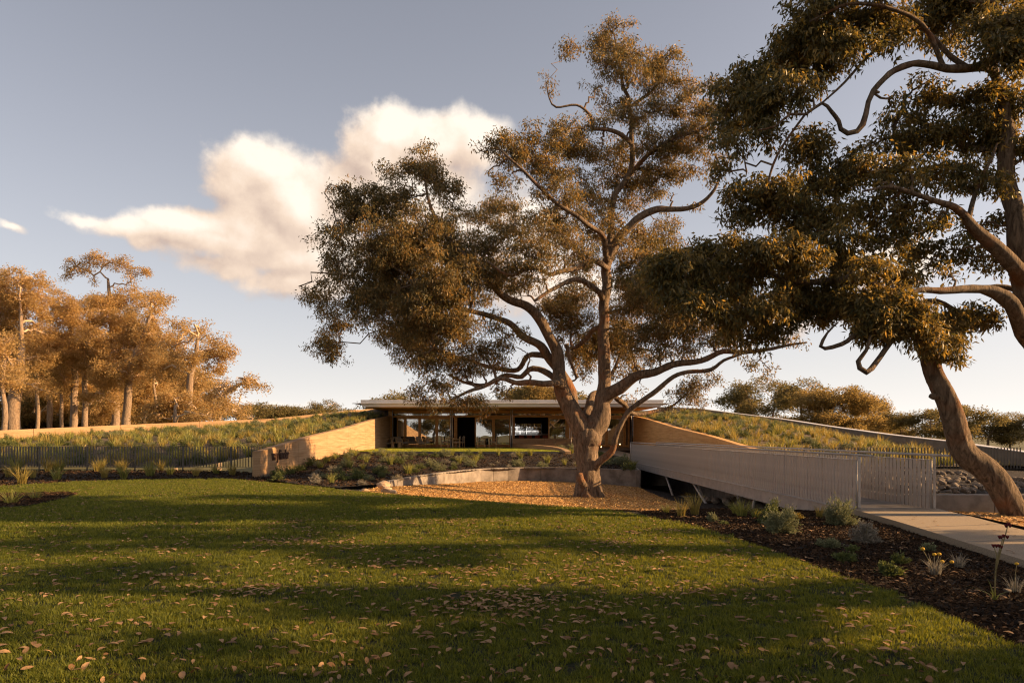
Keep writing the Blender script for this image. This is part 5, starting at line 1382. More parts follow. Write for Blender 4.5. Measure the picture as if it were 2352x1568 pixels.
for k, x, y, Y, lb in ((1, 1725, 862, 88, 'tall airy tree at the left end of the right skyline'), (1, 1690, 905, 92, 'lower tree at the very left of the right skyline'), (1, 1775, 880, 96, 'tree between the airy tree and the spiky topped one'), (1, 1842, 866, 90, 'spiky topped tree on the right skyline'), (3, 1890, 893, 84, 'wide golden tree in the middle of the right skyline'), (3, 1950, 905, 84, 'golden tree sloping down right of the wide one'),
                       (3, 1990, 925, 90, 'smaller golden tree at the end of the golden group'), (0, 2075, 945, 84, 'dark green tree left of the leaning trunk'), (0, 2130, 938, 80, 'dark round tree just behind the leaning trunk'), (2, 2040, 962, 95, 'low far tree between the golden and dark trees'), (0, 2215, 930, 76, 'dark bushy tree right of the leaning trunk'), (2, 2270, 962, 80, 'low dark tree near the right edge'),
                       (1, 2320, 945, 80, 'tall thin tree at the right edge of the skyline'), (2, 2180, 965, 90, 'low tree behind the dark bushy one'), (0, 2360, 950, 76, 'tree cut by the right edge of the picture')):
    put_px(k, x, y, Y, lb, R_, 1.25)
for i, (k, x, y, Y) in enumerate(((3, 2440, 935, 78), (0, 2540, 950, 80), (1, 2650, 920, 82), (3, 2780, 940, 78), (0, 2920, 930, 80), (1, -120, 860, 80), (4, -230, 800, 82))):
    put_px(k, x, y, Y, 'skyline tree standing outside the edge of the picture', 'skyline trees beyond the edges of the picture', 1.25)
# trees behind the photographer and to the right: they fill the reflections and cast the streaks on the lawn
for i, (x, y, k, sc) in enumerate(((-16, -34, 5, .95), (-8, -40, 1, .9), (1, -36, 5, 1.0), (9, -38, 5, .8), (17, -33, 1, .8), (26, -36, 5, 1.0), (-25, -38, 5, .9), (-11.5, -35, 5, .7), (5, -42, 5, 1.1), (-3.5, -41, 5, 1.05), (-34, -30, 1, .9))):
    put(k, x, y, -.1, sc, i * 1.3, 'tree of the row behind the camera, seen only reflected in the pavilion glass', 'trees behind the camera')
shade = kind_tree('shade_tree', 14, 3.8, 205, M['leaf_g'], 8)
for i, (x, y, sc, lb) in enumerate(((15, 2.1, 1.0, 'nearest thin crowned shade tree right of the lawn, out of view'), (17.5, 5.6, 1.0, 'second thin crowned shade tree right of the lawn, out of view'), (19.5, 9.0, .95, 'third thin crowned shade tree right of the lawn, out of view'),
                                    (25, 14.6, 1.0, 'fourth thin crowned shade tree right of the lawn, out of view'), (16, -1.6, 1.0, 'shade tree out of view beside the camera'), (16, 3.7, .9, 'thin crowned shade tree closest to the camera on the right, out of view'), (30, 17.6, .9, 'last thin crowned shade tree right of the lawn, out of view'))):
    o = shade if i == 0 else copy_tree(shade)
    o.location = (x, y, -.1); o.rotation_euler = (0, 0, i * 2.1); o.scale = (sc, sc, sc); o['label'] = lb; o['group'] = 'shade trees right of the lawn'


# ------------------------------------------------------------------ plants
def blades(n, h, spread, width, lean=.5, seed=0, segs=3, flat=.02):
    """tuft of arching blades about the origin"""
    r = np.random.default_rng(seed)
    a = r.uniform(0, 6.283, n); ln = h * r.uniform(.55, 1.1, n); le = lean * r.uniform(.15, 1.2, n)
    b0 = np.stack([np.cos(a), np.sin(a)], 1) * (spread * r.uniform(0, 1, n) ** .5)[:, None]
    dr = np.stack([np.cos(a + r.normal(0, .5, n)), np.sin(a + r.normal(0, .5, n))], 1)
    t = np.linspace(0, 1, segs + 1)
    V, T, tint = [], [], []
    tn = r.uniform(0, 1, n)
    ph = r.uniform(0, 6.283, n)
    sd = np.stack([np.cos(ph), np.sin(ph)], 1)
    for k, tt in enumerate(t):
        out = dr * (le * ln * tt ** 1.8)[:, None]
        z = ln * (tt - .35 * le * tt ** 2.5)
        w = width * (1 - tt ** 1.5) * .5 if k < segs else 0
        c = np.concatenate([b0 + out, z[:, None]], 1)
        s_ = np.concatenate([sd * w, np.zeros((n, 1))], 1)
        if k < segs:
            V += [c - s_, c + s_]
        else:
            V += [c]
    V = np.stack(V, 1)          # n, 2*segs+1, 3
    m = V.shape[1]
    base = np.arange(n)[:, None] * m
    tri = []
    for k in range(segs):
        i = 2 * k
        if k < segs - 1: tri += [(i, i + 1, i + 3), (i, i + 3, i + 2)]
        else: tri += [(i, i + 1, i + 2)]
    T = (base[:, :, None] + np.array(tri)[None]).reshape(-1, 3)
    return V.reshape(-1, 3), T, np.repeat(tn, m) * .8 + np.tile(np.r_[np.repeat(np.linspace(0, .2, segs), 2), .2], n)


def tuft_mesh(name, mat, **kw):
    V, T, tint = blades(**kw)
    me = fast_mesh(name, V, T, False, {'tint': tint}); me.materials.append(mat)
    return me


def shrub_mesh(name, mat, rx, rz, n, Ln, Wd, seed, up=.4):
    global rng
    keep = rng; rng = np.random.default_rng(seed)
    nb = 46
    v = rng.normal(size=(nb, 3)); v[:, 2] = np.abs(v[:, 2]) * .9 - .12; v /= np.linalg.norm(v, axis=1)[:, None]
    v *= rng.uniform(.55, 1.0, (nb, 1))
    i = rng.integers(0, nb, n); t = rng.uniform(.45, 1.05, (n, 1))
    P = v[i] * t + rng.normal(scale=.09, size=(n, 3))
    D = v[i] * .8 + rng.normal(scale=.5, size=(n, 3)); D[:, 2] += up; D /= np.linalg.norm(D, axis=1)[:, None]
    P = P * np.array([rx, rx, rz]); P[:, 2] = np.abs(P[:, 2] + rz * .08)
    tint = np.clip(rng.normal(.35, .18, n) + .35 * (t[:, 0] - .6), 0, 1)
    me = leaf_mesh(name, P, D, Ln * rng.uniform(.7, 1.3, n), Wd * rng.uniform(.7, 1.3, n), tint)
    me.materials.append(mat)
    rng = keep
    return me


def stem_mesh(name, rx, rz, n, seed, r=.006):
    q = np.random.default_rng(seed); mb = MB()
    for i in range(n):
        v = q.normal(size=3); v[2] = abs(v[2]) + .3; v /= np.linalg.norm(v)
        e = v * np.array([rx, rx, rz]) * .85
        mb.tube([(0, 0, -.02), tuple(e * .5 + np.array([0, 0, rz * .05])), tuple(e)], [r, r * .7, r * .4], 4, False)
    me = bpy.data.meshes.new(name); me.from_pydata(mb.v, [], mb.f); me.materials.append(M['stem'])
    return me


def ground_z(x, y):
    if abs(x) > 9.3 and y > 27.9: return float(H_left(x, y) if x < 0 else H_right(x, y))
    if bool(in_poly(np.array([x]), np.array([y]), bank_poly)[0]): return float(H_bank(x, y))
    return float(H_front(x, y)) - .03


def place(name, me, x, y, sc, label, cat, group=None, parts=(), z=None, rz=None, part='blades'):
    """a plant as an Empty with its mesh parts"""
    t = empty(name, (x, y, ground_z(x, y) if z is None else z), random.uniform(0, 6.28) if rz is None else rz, label, cat, group)
    t.scale = (sc, sc, sc * random.uniform(.88, 1.12))
    link(bpy.data.objects.new(part, me), t)
    for pn, pm in parts:
        link(bpy.data.objects.new(pn, pm), t)
    return t


def single(name, me, x, y, sc, label, cat, group, z=None):
    o = link(bpy.data.objects.new(name, me))
    o.location = (x, y, ground_z(x, y) if z is None else z); o.rotation_euler = (0, 0, random.uniform(0, 6.28)); o.scale = (sc, sc, sc * random.uniform(.85, 1.15))
    return tag(o, label, cat, group)


tus = [tuft_mesh('tussock', M['tuss'], n=90, h=.42, spread=.08, width=.012, lean=.75, seed=s) for s in range(4)]
tus_y = [tuft_mesh('tussock_y', M['tuss_y'], n=100, h=.46, spread=.07, width=.010, lean=.6, seed=10 + s) for s in range(3)]
tus_f = [tuft_mesh('tussock_far', M['tuss'], n=44, h=.42, spread=.10, width=.020, lean=.8, seed=20 + s, segs=2) for s in range(3)] + [tuft_mesh('tussock_far', M['tuss_y'], n=44, h=.42, spread=.09, width=.020, lean=.7, seed=30 + s, segs=2) for s in range(3)]

# row in front of the left fence
row = [(53, 1083), (110, 1085), (155, 1082), (187, 1080), (222, 1085), (255, 1082), (303, 1078), (320, 1080), (360, 1077), (390, 1090), (430, 1078), (450, 1092), (497, 1088), (533, 1090), (240, 1095), (285, 1095), (20, 1095), (50, 1105),
       (130, 1098), (15, 1080), (75, 1096), (345, 1092), (275, 1088), (-20, 1088), (-50, 1095)]
for i, (x, y) in enumerate(row):
    p = G(x, y - 2, .06)
    me = tus_y[i % 3] if i % 3 else tus[i % 4]
    single('fence_grass', me, p[0], min(p[1], 27.5), random.uniform(1.1, 1.75), 'yellow green spiky grass clump in the bed before the left fence', 'grass clump', 'grass clumps before the left fence')
# the small bed at the left edge
p = G(25, 1158); single('strappy_plant', tus[0], p[0], p[1], 1.25, 'strappy green grass clump at the left edge in the small lawn bed', 'grass clump', None)
p = G(81, 1146); single('strappy_plant', tus[2], p[0], p[1], .95, 'soft green grass clump at the middle of the small lawn bed', 'grass clump', None)

# tussocks on the mounds: the largest as things, the rest as one mass
def scatter_mound(n, xr, yr, hf, outer, sign):
    P = []
    while len(P) < n:
        y = yr[0] + (yr[1] - yr[0]) * random.random() ** 1.25; x = random.uniform(*xr)
        ox = np.interp(y, outer[:, 1], outer[:, 0])
        if sign * x < 9.7 or sign * x > sign * ox - .5: continue
        if any((x - a) ** 2 + (y - b) ** 2 < .14 for a, b in P): continue
        P.append((x, y))
    return sorted(P, key=lambda q: q[1])
PL = scatter_mound(760, (-30, -9.7), (28.4, 53), H_left, OUT_L, -1)
PR = scatter_mound(560, (9.7, 21.5), (28.4, 54), H_right, OUT_R, 1)
vis = lambda q: abs(q[0] / q[1]) < .78
rest = []
for P, hf, lb, gr, lim_ in ((PL, H_left, 'tufted grass tussock on the planted left mound', 'tussocks on the left mound', 150), (PR, H_right, 'tufted grass tussock on the planted right mound', 'tussocks on the right mound', 140)):
    c = 0
    pick = set(random.sample([i for i, q in enumerate(P) if vis(q)][:int(lim_ * 2.2)], lim_))
    for i, q in enumerate(P):
        if i in pick:
            k = random.choice((0, 1, 2, 3, 4, 5)) if lim_ == 150 else random.choice((0, 3, 4, 5))
            single('grass_tussock', tus_f[k], q[0], q[1], random.uniform(.8, 1.7), ('yellowish ' if k > 2 else 'dark green ') + lb, 'tussock', gr, z=float(hf(*q)))
            c += 1
        else:
            rest.append((q[0], q[1], float(hf(*q))))


def instances(name, P, meshes, scale, label, cat, kind='stuff'):
    """one mass of small pieces: points with an instanced tuft each"""
    P = np.asarray(P, np.float32)
    me = bpy.data.meshes.new(name + '_points')
    me.vertices.add(len(P)); me.vertices.foreach_set('co', P.ravel())
    at = me.attributes.new('rot', 'FLOAT_VECTOR', 'POINT')
    rot = np.zeros((len(P), 3), np.float32); rot[:, 2] = rng.uniform(0, 6.28, len(P)); rot[:, :2] = rng.normal(0, .08, (len(P), 2))
    at.data.foreach_set('vector', rot.ravel())
    a2 = me.attributes.new('scl', 'FLOAT', 'POINT'); a2.data.foreach_set('value', np.asarray(scale, np.float32) * rng.uniform(.75, 1.3, len(P)).astype(np.float32))
    col = bpy.data.collections.new(name + '_source')
    for m_ in meshes:
        col.objects.link(bpy.data.objects.new(name + '_piece', m_))
    g = bpy.data.node_groups.new(name + '_nodes', 'GeometryNodeTree')
    g.interface.new_socket('Geometry', in_out='INPUT', socket_type='NodeSocketGeometry')
    g.interface.new_socket('Geometry', in_out='OUTPUT', socket_type='NodeSocketGeometry')
    gi, go = g.nodes.new('NodeGroupInput'), g.nodes.new('NodeGroupOutput')
    ci = g.nodes.new('GeometryNodeCollectionInfo'); ci.inputs['Collection'].default_value = col
    ci.inputs['Separate Children'].default_value = True; ci.inputs['Reset Children'].default_value = True
    ip = g.nodes.new('GeometryNodeInstanceOnPoints'); ip.inputs['Pick Instance'].default_value = True
    ra = g.nodes.new('GeometryNodeInputNamedAttribute'); ra.data_type = 'FLOAT_VECTOR'; ra.inputs['Name'].default_value = 'rot'
    sa = g.nodes.new('GeometryNodeInputNamedAttribute'); sa.data_type = 'FLOAT'; sa.inputs['Name'].default_value = 'scl'
    g.links.new(gi.outputs[0], ip.inputs['Points']); g.links.new(ci.outputs[0], ip.inputs['Instance'])
    g.links.new(ra.outputs[0], ip.inputs['Rotation']); g.links.new(sa.outputs[0], ip.inputs['Scale'])
    g.links.new(ip.outputs[0], go.inputs[0])
    o = link(bpy.data.objects.new(name, me))
    md = o.modifiers.new('scatter', 'NODES'); md.node_group = g
    return tag(o, label, cat, kind=kind)


# planted bank: sage shrubs, tufts and silver groundcover
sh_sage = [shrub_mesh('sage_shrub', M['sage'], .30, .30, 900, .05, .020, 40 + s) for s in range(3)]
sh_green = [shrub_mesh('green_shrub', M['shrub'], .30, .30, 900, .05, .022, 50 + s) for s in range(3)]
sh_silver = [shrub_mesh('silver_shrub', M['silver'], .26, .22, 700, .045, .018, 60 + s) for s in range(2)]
stems = [stem_mesh('stems', .28, .28, 14, 70 + s) for s in range(2)]
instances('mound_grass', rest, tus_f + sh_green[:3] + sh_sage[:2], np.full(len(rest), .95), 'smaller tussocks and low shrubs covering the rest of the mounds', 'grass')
bank = []
tries = 0
while len(bank) < 110 and tries < 9000:
    tries += 1
    x, y = random.uniform(-9, 6.6), random.uniform(21, 39.1)
    if not in_poly(np.array([x]), np.array([y]), bank_poly)[0]: continue
    if any((x - a) ** 2 + (y - b) ** 2 < .26 for a, b in bank): continue
    j = int(np.argmin(np.linalg.norm(ARC - np.array([x, y]), axis=1)))
    if np.linalg.norm(ARC[j] - np.array([x, y])) < .45: continue
    bank.append((x, y))
for i, (x, y) in enumerate(bank):
    r_ = random.random(); gr = 'young plants on the mulched bank below the terrace'
    if r_ < .34: single('bank_tuft', random.choice(tus), x, y, random.uniform(.8, 1.45), 'small green grass tuft on the mulched bank below the terrace', 'grass clump', 'grass tufts on the mulched bank')
    elif r_ < .62: place('sage_shrub', random.choice(sh_sage), x, y, random.uniform(.7, 1.6), 'grey green rounded young shrub on the mulched bank below the terrace', 'shrub', 'sage shrubs on the bank', [('stems', stems[i % 2])], part='foliage')
    elif r_ < .82: place('green_shrub', random.choice(sh_green), x, y, random.uniform(.6, 1.35), 'dark green young shrub on the mulched bank below the terrace', 'shrub', 'green shrubs on the bank', [('stems', stems[i % 2])], part='foliage')
    else: place('silver_shrub', random.choice(sh_silver), x, y, random.uniform(.5, 1.0), 'low silvery shrub on the mulched bank below the terrace', 'shrub', 'silver shrubs on the bank', [('stems', stems[i % 2])], part='foliage')
# planter in front of the bar and beside the entry path
for i, (x, y, k, s_) in enumerate(((2.1, 49.6, 1, .9), (2.9, 48.0, 2, .8), (3.4, 46.4, 2, .9), (3.2, 44.2, 0, 1.3), (3.9, 43.0, 0, 1.6), (4.4, 45.0, 2, 1.2), (4.1, 41.3, 0, 1.3), (1.5, 49.9, 2, .6), (4.6, 47.6, 0, 1.0), (3.5, 40.3, 3, 1.2))):
    me = (sh_sage, sh_green, sh_silver, tus)[k][i % 2]
    place('planter_shrub', me, x, y, s_, 'rounded shrub in the planting between the curved low wall and the trunk', 'shrub', 'planter shrubs', [('stems', stems[i % 2])], z=.62 - .012 * max(0, 46 - y) * 3, part='foliage')
for i in range(16):
    x, y = random.uniform(5.0, 8.6), random.uniform(36.5, 47)
    if 6.0 < x < 8.6 and y > 39.5: x = random.choice((5.2, 5.6, 8.9))
    place('entry_shrub', sh_green[i % 3], x, y, random.uniform(.5, .9), 'dark low shrub beside the entry path', 'shrub', 'shrubs beside the entry path', [('stems', stems[i % 2])], part='foliage')
# the sapling in the planter
p = W(1277, 1022, 47.5)
t = empty('sapling', (p[0], 47.5, .72), 0, 'small yellow green sapling with a thin stem before the bar', 'sapling')
mb = MB(); mb.tube([(0, 0, -.1), (-.05, 0, .3), (-.28, 0, .62)], [.025, .02, .012], 6); mb.tube([(-.05, 0, .3), (.12, 0, .65), (.2, .05, 1.1)], [.018, .013, .006], 6); mb.tube([(0, 0, .5), (-.1, .05, 1.0), (-.05, 0, 1.35)], [.016, .012, .006], 6)
mb.build('stem', M['stem'], t)
me = shrub_mesh('foliage', M['tuss_y'], .50, .55, 800, .13, .035, 91); o = link(bpy.data.objects.new('foliage', me), t); o.location = (.05, 0, .75)

# right bed: the shrubs one can tell apart
def bush(xd, yb, rx_px, h_px, mat, label, n=2600, seed=0, leaf=(.042, .016)):
    p = G(xd, yb, -.03); k = p[1] / F
    me = shrub_mesh('foliage', mat, rx_px * k, h_px * k, n, leaf[0], leaf[1], seed)
    place('garden_shrub', me, p[0], p[1], 1.0, label, 'shrub', None, [('stems', stem_mesh('stems', rx_px * k, h_px * k, 26, seed))], part='foliage')
bush(1772, 1196, 31, 56, M['shrub'], 'dark green rounded shrub half hidden behind the sage bush by the footbridge', 3000, 1)
bush(1795, 1218, 41, 60, M['sage'], 'large grey green bush in front of the footbridge slats', 3400, 2)
bush(1930, 1200, 40, 56, M['sage'], 'grey green bush at the near end post of the footbridge', 3400, 3)
bush(1987, 1240, 33, 50, M['silver'], 'pale silvery dome shaped shrub nearest the path', 3200, 4, (.034, .014))
bush(1822, 1184, 22, 20, M['tuss_y'], 'low yellow green plant under the footbridge edge', 700, 5)
bush(1638, 1194, 13, 22, M['sage'], 'small upright sage plant left of the footbridge bushes', 500, 6)
bush(1662, 1200, 12, 8, M['shrub'], 'tiny green plant right of the small upright sage plant', 300, 16)
bush(1904, 1252, 28, 20, M['sage'], 'low sprawling grey green plant in the mulch before the bushes', 900, 7)
bush(1941, 1285, 26, 22, M['shrub'], 'low green plant beside the lawn edge in the right bed', 900, 8)
bush(2041, 1318, 30, 34, M['shrub'], 'ragged green plant with dry tops in the right bed', 1000, 9)
bush(2067, 1292, 20, 20, M['shrub'], 'small green plant behind the ragged one in the right bed', 700, 10)
bush(2132, 1262, 18, 22, M['sage'], 'small grey green plant close to the path edge', 600, 11)
bush(1958, 1262, 14, 12, M['shrub'], 'tiny green plant below the pale silvery shrub', 400, 12)
for i, (xd, yb, s_, y_) in enumerate(((1565, 1185, .95, 1), (1596, 1178, 1.1, 1), (1704, 1180, 1.15, 0), (1735, 1184, .7, 0), (1882, 1184, .75, 1), (1690, 1172, .8, 0), (1530, 1172, .6, 0))):
    p = G(xd, yb, -.05)
    single('bed_grass', (tus_y if y_ else tus)[i % 3], p[0], p[1], s_, ('upright yellow green grass clump in the bed beside the footbridge' if y_ else 'darker green grass clump in the bed beside the footbridge'), 'grass clump', 'yellow grass clumps by the footbridge' if y_ else 'green grass clumps by the footbridge')

# silver everlastings with yellow buttons
sil = [tuft_mesh('silver_tuft', M['silver'], n=70, h=.20, spread=.05, width=.008, lean=.8, seed=80 + s) for s in range(3)]
def everlasting(xd, yb, sc, heads, label, k):
    p = G(xd, yb, -.03)
    t = place('everlasting', sil[k], p[0], p[1], sc, label, 'flower', None, z=float(p[2]), rz=0)
    t.scale = (sc, sc, sc)
    for (hx, hy) in heads:
        q = W(hx, hy, p[1] - .02) - p; q = q / sc
        mb = MB().tube([(0, 0, 0), (q[0] * .4, .0, q[2] * .5), (q[0], q[1], q[2])], [.004, .004, .003], 4)
        s_ = mb.build('flower_stalk', M['silver'] if False else M['stem'], t)
        h = MB().tube([(q[0], q[1], q[2] - .008), (q[0], q[1], q[2] + .004), (q[0], q[1], q[2] + .016), (q[0], q[1], q[2] + .02)], [.010, .020, .016, .004], 8)
        h.build('flower_head', M['flower_y'], s_)
everlasting(2148, 1318, 1.15, [(2119, 1261), (2146, 1274), (2157, 1273), (2164, 1290), (2186, 1291)], 'silver everlasting with five yellow button flowers in the right bed', 0)
everlasting(2203, 1302, 1.0, [], 'silver tuft without flowers behind the yellow flowered one', 1)
everlasting(2331, 1360, .95, [(2335, 1295)], 'silver everlasting with one tall yellow flower by the right edge', 2)
# kangaroo paw
p = G(2284, 1376, -.02)
t = empty('kangaroo_paw', p, 0, 'tall thin kangaroo paw with dark red flowers at the right edge', 'flower')
def rel(x, y): return W(x, y, p[1]) - p
for pts, heads in (([(2284, 1376), (2287, 1310), (2300, 1260), (2310, 1225), (2315, 1206)], [(2317, 1204), (2311, 1208), (2320, 1208)]), ([(2286, 1320), (2295, 1265), (2303, 1236)], [(2300, 1234), (2306, 1231), (2314, 1234), (2296, 1234)]), ([(2287, 1310), (2290, 1275), (2283, 1256)], [(2282, 1254), (2289, 1254), (2295, 1254), (2300, 1257)])):
    st_ = MB().tube([tuple(rel(*q)) for q in pts], np.linspace(.008, .004, len(pts)), 6).build('stem', M['stem'], t)
    for hx, hy in heads:
        c = rel(hx, hy)
        mb = MB()
        for a in range(5):
            d = np.array([math.cos(a * 1.257) * .6, math.sin(a * 1.257) * .6, .75])
            mb.tube([tuple(c - np.array([0, 0, .012])), tuple(c + d * .014), tuple(c + d * .026)], [.004, .007, .002], 5)
        mb.build('flower', M['flower_r'], st_)
o = link(bpy.data.objects.new('leaves', tuft_mesh('paw_leaves', M['shrub'], n=9, h=.22, spread=.015, width=.014, lean=1.1, seed=95)), t)
# small white stone by the everlasting
def rock_mesh(name, seed, mat, sq=(1, .8, .6)):
    import bmesh
    q = np.random.default_rng(seed); bm = bmesh.new(); bmesh.ops.create_icosphere(bm, subdivisions=2, radius=1)
    pl = q.normal(size=(7, 3)); pl /= np.linalg.norm(pl, axis=1)[:, None]; hh = q.uniform(.42, .8, 7)
    for v in bm.verts:
        c = np.array(v.co)
        for n_, h_ in zip(pl, hh):
            d = c.dot(n_) - h_
            if d > 0: c = c - n_ * d
        v.co = Vector((c * (1 + .04 * q.normal())) * sq)
    me = bpy.data.meshes.new(name); bm.to_mesh(me); bm.free(); me.materials.append(mat)
    return me
rocks = [rock_mesh('rock', s, M['rock']) for s in range(6)]
p = G(2313, 1357); o = link(bpy.data.objects.new('pale_stone', rocks[0])); o.location = (p[0], p[1], .01); o.scale = (.04, .04, .04); tag(o, 'small whitish stone beside the one flowered everlasting', 'stone')

# rocks right of the footbridge
P = []
for _ in range(4000):
    if len(P) >= 300: break
    x, y = random.uniform(9.25, 15.5), 16.28 + 7.5 * random.random() ** 1.6
    if any((x - a) ** 2 + (y - b) ** 2 < .022 for a, b in P): continue
    P.append((x, y))
for i, (x, y) in enumerate(P):
    o = link(bpy.data.objects.new('rock', rocks[i % 6])); s_ = random.uniform(.07, .15)
    o.location = (x, y, float(H_rock(x, y)) + s_ * .35 + .05 * random.random()); o.scale = (s_, s_, s_); o.rotation_euler = (random.uniform(-.5, .5), random.uniform(-.5, .5), random.uniform(0, 6.28))
    tag(o, 'angular grey brown rock in the rock bed right of the footbridge', 'rock', 'rocks in the rock bed')
for i in range(26):
    x, y = random.uniform(7.2, 8.9), random.uniform(19.5, 27.5)
    o = link(bpy.data.objects.new('gully_rock', rocks[i % 6])); s_ = random.uniform(.14, .30)
    o.location = (x, y, float(H_front(x, y)) + s_ * .3); o.scale = (s_, s_, s_); o.rotation_euler = (random.uniform(-.5, .5), random.uniform(-.5, .5), random.uniform(0, 6.28))
    tag(o, 'dark rock in the shaded gully under the footbridge', 'rock', 'rocks under the footbridge')
# stone blocks at the left end of the curved wall
blk = rock_mesh('stone_block', 77, M['stone'], (1, .8, .7))
for i, (xd, yd, z, s_, lb) in enumerate(((880, 1112, -.02, .24, 'upright stone block at the left end of the curved concrete wall'), (888, 1122, -.06, .20, 'lower stone block at the left end of the curved concrete wall'), (893, 1130, -.12, .28, 'flat stone at the lawn edge below the curved concrete wall end'), (838, 1127, -.05, .16, 'half buried stone in the mulch left of the curved concrete wall'))):
    p = G(xd, yd, z); o = link(bpy.data.objects.new('stone_block', blk)); o.location = p; o.scale = (s_, s_, s_); o.rotation_euler = (.1, .2, i * 1.1); tag(o, lb, 'stone')

# ------------------------------------------------------------------ fallen leaves
def dead_leaf(seed):
    q = np.random.default_rng(seed); cu = q.uniform(.05, .38); w = q.uniform(.32, .58)
    V, Fc = [], []
    ts = [0, .22, .5, .78, 1]; ws = [.06, .8, 1, .66, 0]
    for t, ww in zip(ts, ws):
        z = math.sin(t * math.pi) * cu * .35
        V += [(t - .5, -w / 2 * ww, z + abs(ww) * cu * .16), (t - .5, 0, z), (t - .5, w / 2 * ww, z + abs(ww) * cu * .22)]
    for i in range(4):
        for j in range(2):
            a = i * 3 + j; Fc.append((a, a + 1, a + 4, a + 3))
    tn = q.uniform(.05, 1); dl_t.append(tn)
    me = fast_mesh('fallen_leaf', V, Fc, True, {'tint': np.full(15, tn)}); me.materials.append(M['dry'])
    return me
dl_t = []
dl = [dead_leaf(s) for s in range(14)]
LP = []
q = np.random.default_rng(5)
centres = [(q.uniform(-4, 3.2), q.uniform(4, 12)) for _ in range(34)]
for i in range(6800):
    Y = 3.6 + 19 * q.uniform() ** .95; X = q.uniform(-.82, .60) * Y
    if q.uniform() < .16:
        c = centres[q.integers(len(centres))]; X, Y = c[0] + q.normal() * .28, c[1] + q.normal() * .20
    if Y < 3.3: continue
    LP.append((X, Y))
LP = np.array(LP); LP = LP[in_poly(LP[:, 0], LP[:, 1], lawn_poly) & ~in_poly(LP[:, 0], LP[:, 1], small_bed)]
LP = LP[np.argsort(LP[:, 1])]
near = [i for i in range(len(LP)) if abs(LP[i, 0] / LP[i, 1]) < .76 and LP[i, 1] > 4.05][:300]
ns = set(near)
for i in near:
    o = link(bpy.data.objects.new('fallen_leaf', dl[i % 14])); s_ = .030 + .056 * q.uniform() ** 1.6
    o.location = (LP[i, 0], LP[i, 1], float(H_front(LP[i, 0], LP[i, 1])) + .028); o.scale = (s_, s_, s_); o.rotation_euler = (q.normal() * .4, q.normal() * .4, q.uniform(0, 6.28))
    tag(o, ('pale tan dry leaf lying on the near lawn' if dl_t[i % 14] > .5 else 'dark brown dry leaf lying on the near lawn'), 'leaf', 'fallen leaves on the near lawn')
far = LP[[i for i in range(len(LP)) if i not in ns]]
fz = H_front(far[:, 0], far[:, 1]) + .028
lf = instances('leaf_litter', np.c_[far, fz], dl, np.full(len(far), .075), 'scattered dry leaves over the rest of the lawn', 'leaves')
# leaves on the right bed and wood chips
BP = []
for i in range(900):
    Y = 4.5 + 10 * q.uniform(); X = q.uniform(3, 6.6)
    BP.append((X, Y))
BP = np.array(BP); BP = BP[~in_poly(BP[:, 0], BP[:, 1], lawn_poly)]
BP = BP[BP[:, 0] < np.interp(BP[:, 1], [0, 4.5, 8, 11.5, 13.7], [5.3, 5.4, 5.85, 6.4, 6.65])]
instances('bed_leaf_litter', np.c_[BP, H_front(BP[:, 0], BP[:, 1]) - .005][:260], dl, np.full(min(260, len(BP)), .07), 'scattered dry leaves on the dark mulch of the right bed', 'leaves')

# ------------------------------------------------------------------ bark flakes and wood chips
def flakes(name, P, size, mat, label, tilt=.6):
    n = len(P); a = rng.uniform(0, 6.28, n)
    D = np.stack([np.cos(a), np.sin(a), rng.normal(0, tilt, n)], 1); D /= np.linalg.norm(D, axis=1)[:, None]
    L = size * rng.uniform(.5, 1.6, n)
    me = leaf_mesh(name, P - D * L[:, None] * .5, D, L, L * rng.uniform(.25, .5, n), np.clip(rng.normal(.4, .28, n), 0, 1), .1)
    o = obj(name, me, mat); tag(o, label, 'mulch', kind='stuff')
Q = np.stack([rng.uniform(2.6, 6.9, 60000), 4.3 + 12.5 * rng.uniform(0, 1, 60000) ** 1.2], 1)
Q = Q[~in_poly(Q[:, 0], Q[:, 1], lawn_poly) & ~in_poly(Q[:, 0], Q[:, 1], chip_poly)]
Q = Q[Q[:, 0] < np.interp(Q[:, 1], [0, 4.5, 8, 11.5, 13.7, 17], [5.5, 5.55, 5.95, 6.5, 6.75, 6.9])]
flakes('bark_flakes', np.c_[Q, H_front(Q[:, 0], Q[:, 1]) - .015], .05, M['flake'], 'dark bark flakes covering the right garden bed')
Q = np.stack([rng.uniform(-5, 6.2, 80000), rng.uniform(14, 35, 80000)], 1)
Q = Q[in_poly(Q[:, 0], Q[:, 1], chip_poly)][:44000]
flakes('wood_chips', np.c_[Q, H_front(Q[:, 0], Q[:, 1]) + .015], .06, M['flake_o'], 'orange brown wood chips spread under the big tree', .6)
Q = np.stack([rng.uniform(8.4, 13, 5000), rng.uniform(10.8, 15.9, 5000)], 1); Q = Q[in_poly(Q[:, 0], Q[:, 1], chip2)]
flakes('path_side_chips', np.c_[Q, H_front(Q[:, 0], Q[:, 1]) + .02], .07, M['flake_o'], 'orange wood chips beside the path under the leaning trunk', .35)
Q = np.stack([rng.uniform(-9.2, 7, 30000), rng.uniform(21, 39.2, 30000)], 1); Q = Q[in_poly(Q[:, 0], Q[:, 1], bank_poly)]
flakes('bank_flakes', np.c_[Q, H_bank(Q[:, 0], Q[:, 1]) + .02], .085, M['flake'], 'dark bark flakes covering the planted bank', .5)
Q = np.stack([rng.uniform(-24, -8, 12000), rng.uniform(20.5, 28, 12000)], 1); Q = Q[~in_poly(Q[:, 0], Q[:, 1], lawn_poly)]
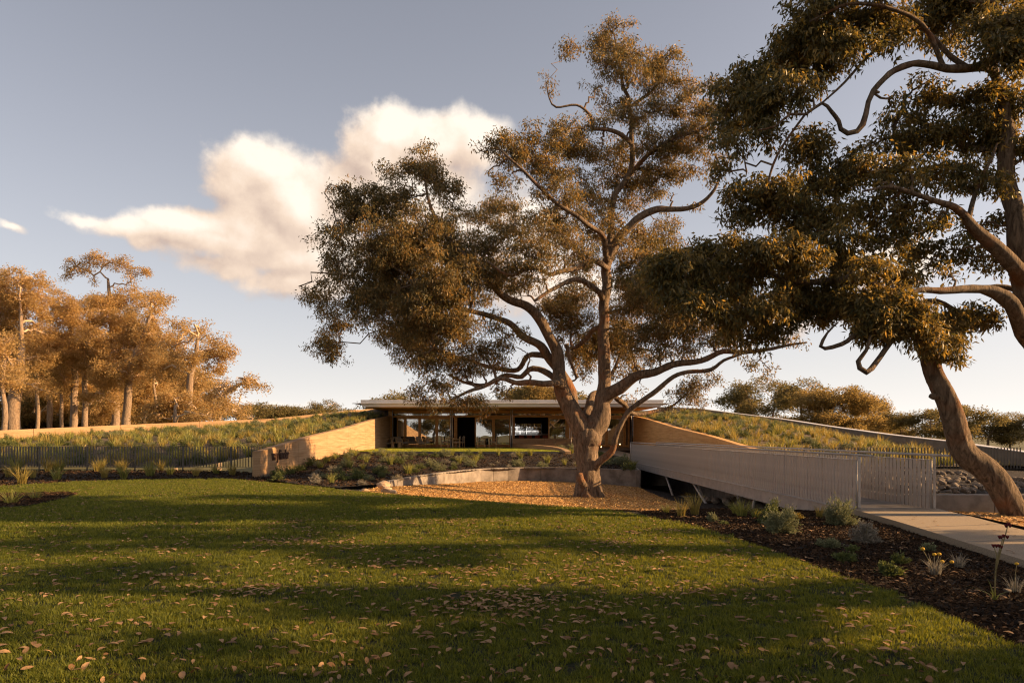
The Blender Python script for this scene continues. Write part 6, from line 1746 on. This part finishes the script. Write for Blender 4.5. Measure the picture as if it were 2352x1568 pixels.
flakes('left_bed_flakes', np.c_[Q, H_front(Q[:, 0], Q[:, 1]) - .01], .09, M['flake'], 'dark bark flakes in the bed before the left fence', .5)

Q = np.stack([rng.uniform(-15, -8, 16000), rng.uniform(13.5, 18.8, 16000)], 1); Q = Q[in_poly(Q[:, 0], Q[:, 1], small_bed)]
flakes('small_bed_flakes', np.c_[Q, H_front(Q[:, 0], Q[:, 1]) + .05], .075, M['flake'], 'dark bark flakes in the small bed at the left of the lawn', .5)
# ------------------------------------------------------------------ grass
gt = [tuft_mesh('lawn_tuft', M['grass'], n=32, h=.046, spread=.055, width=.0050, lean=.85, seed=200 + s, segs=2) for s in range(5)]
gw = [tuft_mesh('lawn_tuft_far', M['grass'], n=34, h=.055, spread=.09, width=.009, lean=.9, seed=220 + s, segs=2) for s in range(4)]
def lawn_points(y0, y1, dens, ov=.86):
    n = int(dens * ov * (y1 ** 2 - y0 ** 2))
    Y = np.sqrt(rng.uniform(y0 ** 2, y1 ** 2, n)); X = rng.uniform(-ov, ov, n) * Y
    k = in_poly(X, Y, lawn_poly) & ~in_poly(X, Y, small_bed)
    return np.c_[X[k], Y[k], H_front(X[k], Y[k]) - .002]
A = np.vstack([lawn_points(3.2, 6, 340), lawn_points(6, 10, 230)])
B_ = np.vstack([lawn_points(10, 16, 120), lawn_points(16, 25, 70)])
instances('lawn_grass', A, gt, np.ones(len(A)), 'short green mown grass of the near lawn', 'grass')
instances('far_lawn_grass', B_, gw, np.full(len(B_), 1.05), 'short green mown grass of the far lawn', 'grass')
gtt = [tuft_mesh('terrace_tuft', M['grass_t'], n=24, h=.06, spread=.14, width=.016, lean=.8, seed=240 + s, segs=2) for s in range(3)]
Q = np.stack([rng.uniform(-9.1, 2.7, 9000), 39.5 + 10.8 * rng.uniform(0, 1, 9000) ** 1.1], 1); Q = Q[in_poly(Q[:, 0], Q[:, 1], ter)]
instances('terrace_grass', np.c_[Q, np.full(len(Q), .574)], gtt, np.ones(len(Q)), 'bright green turf of the terrace lawn', 'grass')
# a few leaves blown onto the path
Q = np.stack([rng.uniform(5.6, 8.4, 260), rng.uniform(6.5, 13.6, 260)], 1)
Q = Q[(Q[:, 0] > np.interp(Q[:, 1], [6, 8, 11.5, 13.7], [5.8, 6.05, 6.6, 6.85])) & (Q[:, 0] < np.interp(Q[:, 1], [6, 7.5, 10.4, 13.7], [7.3, 7.4, 7.85, 8.45]))][:46]
instances('path_leaves', np.c_[Q, np.full(len(Q), .046)], dl, np.full(len(Q), .06), 'few dry leaves blown onto the pale path', 'leaves')
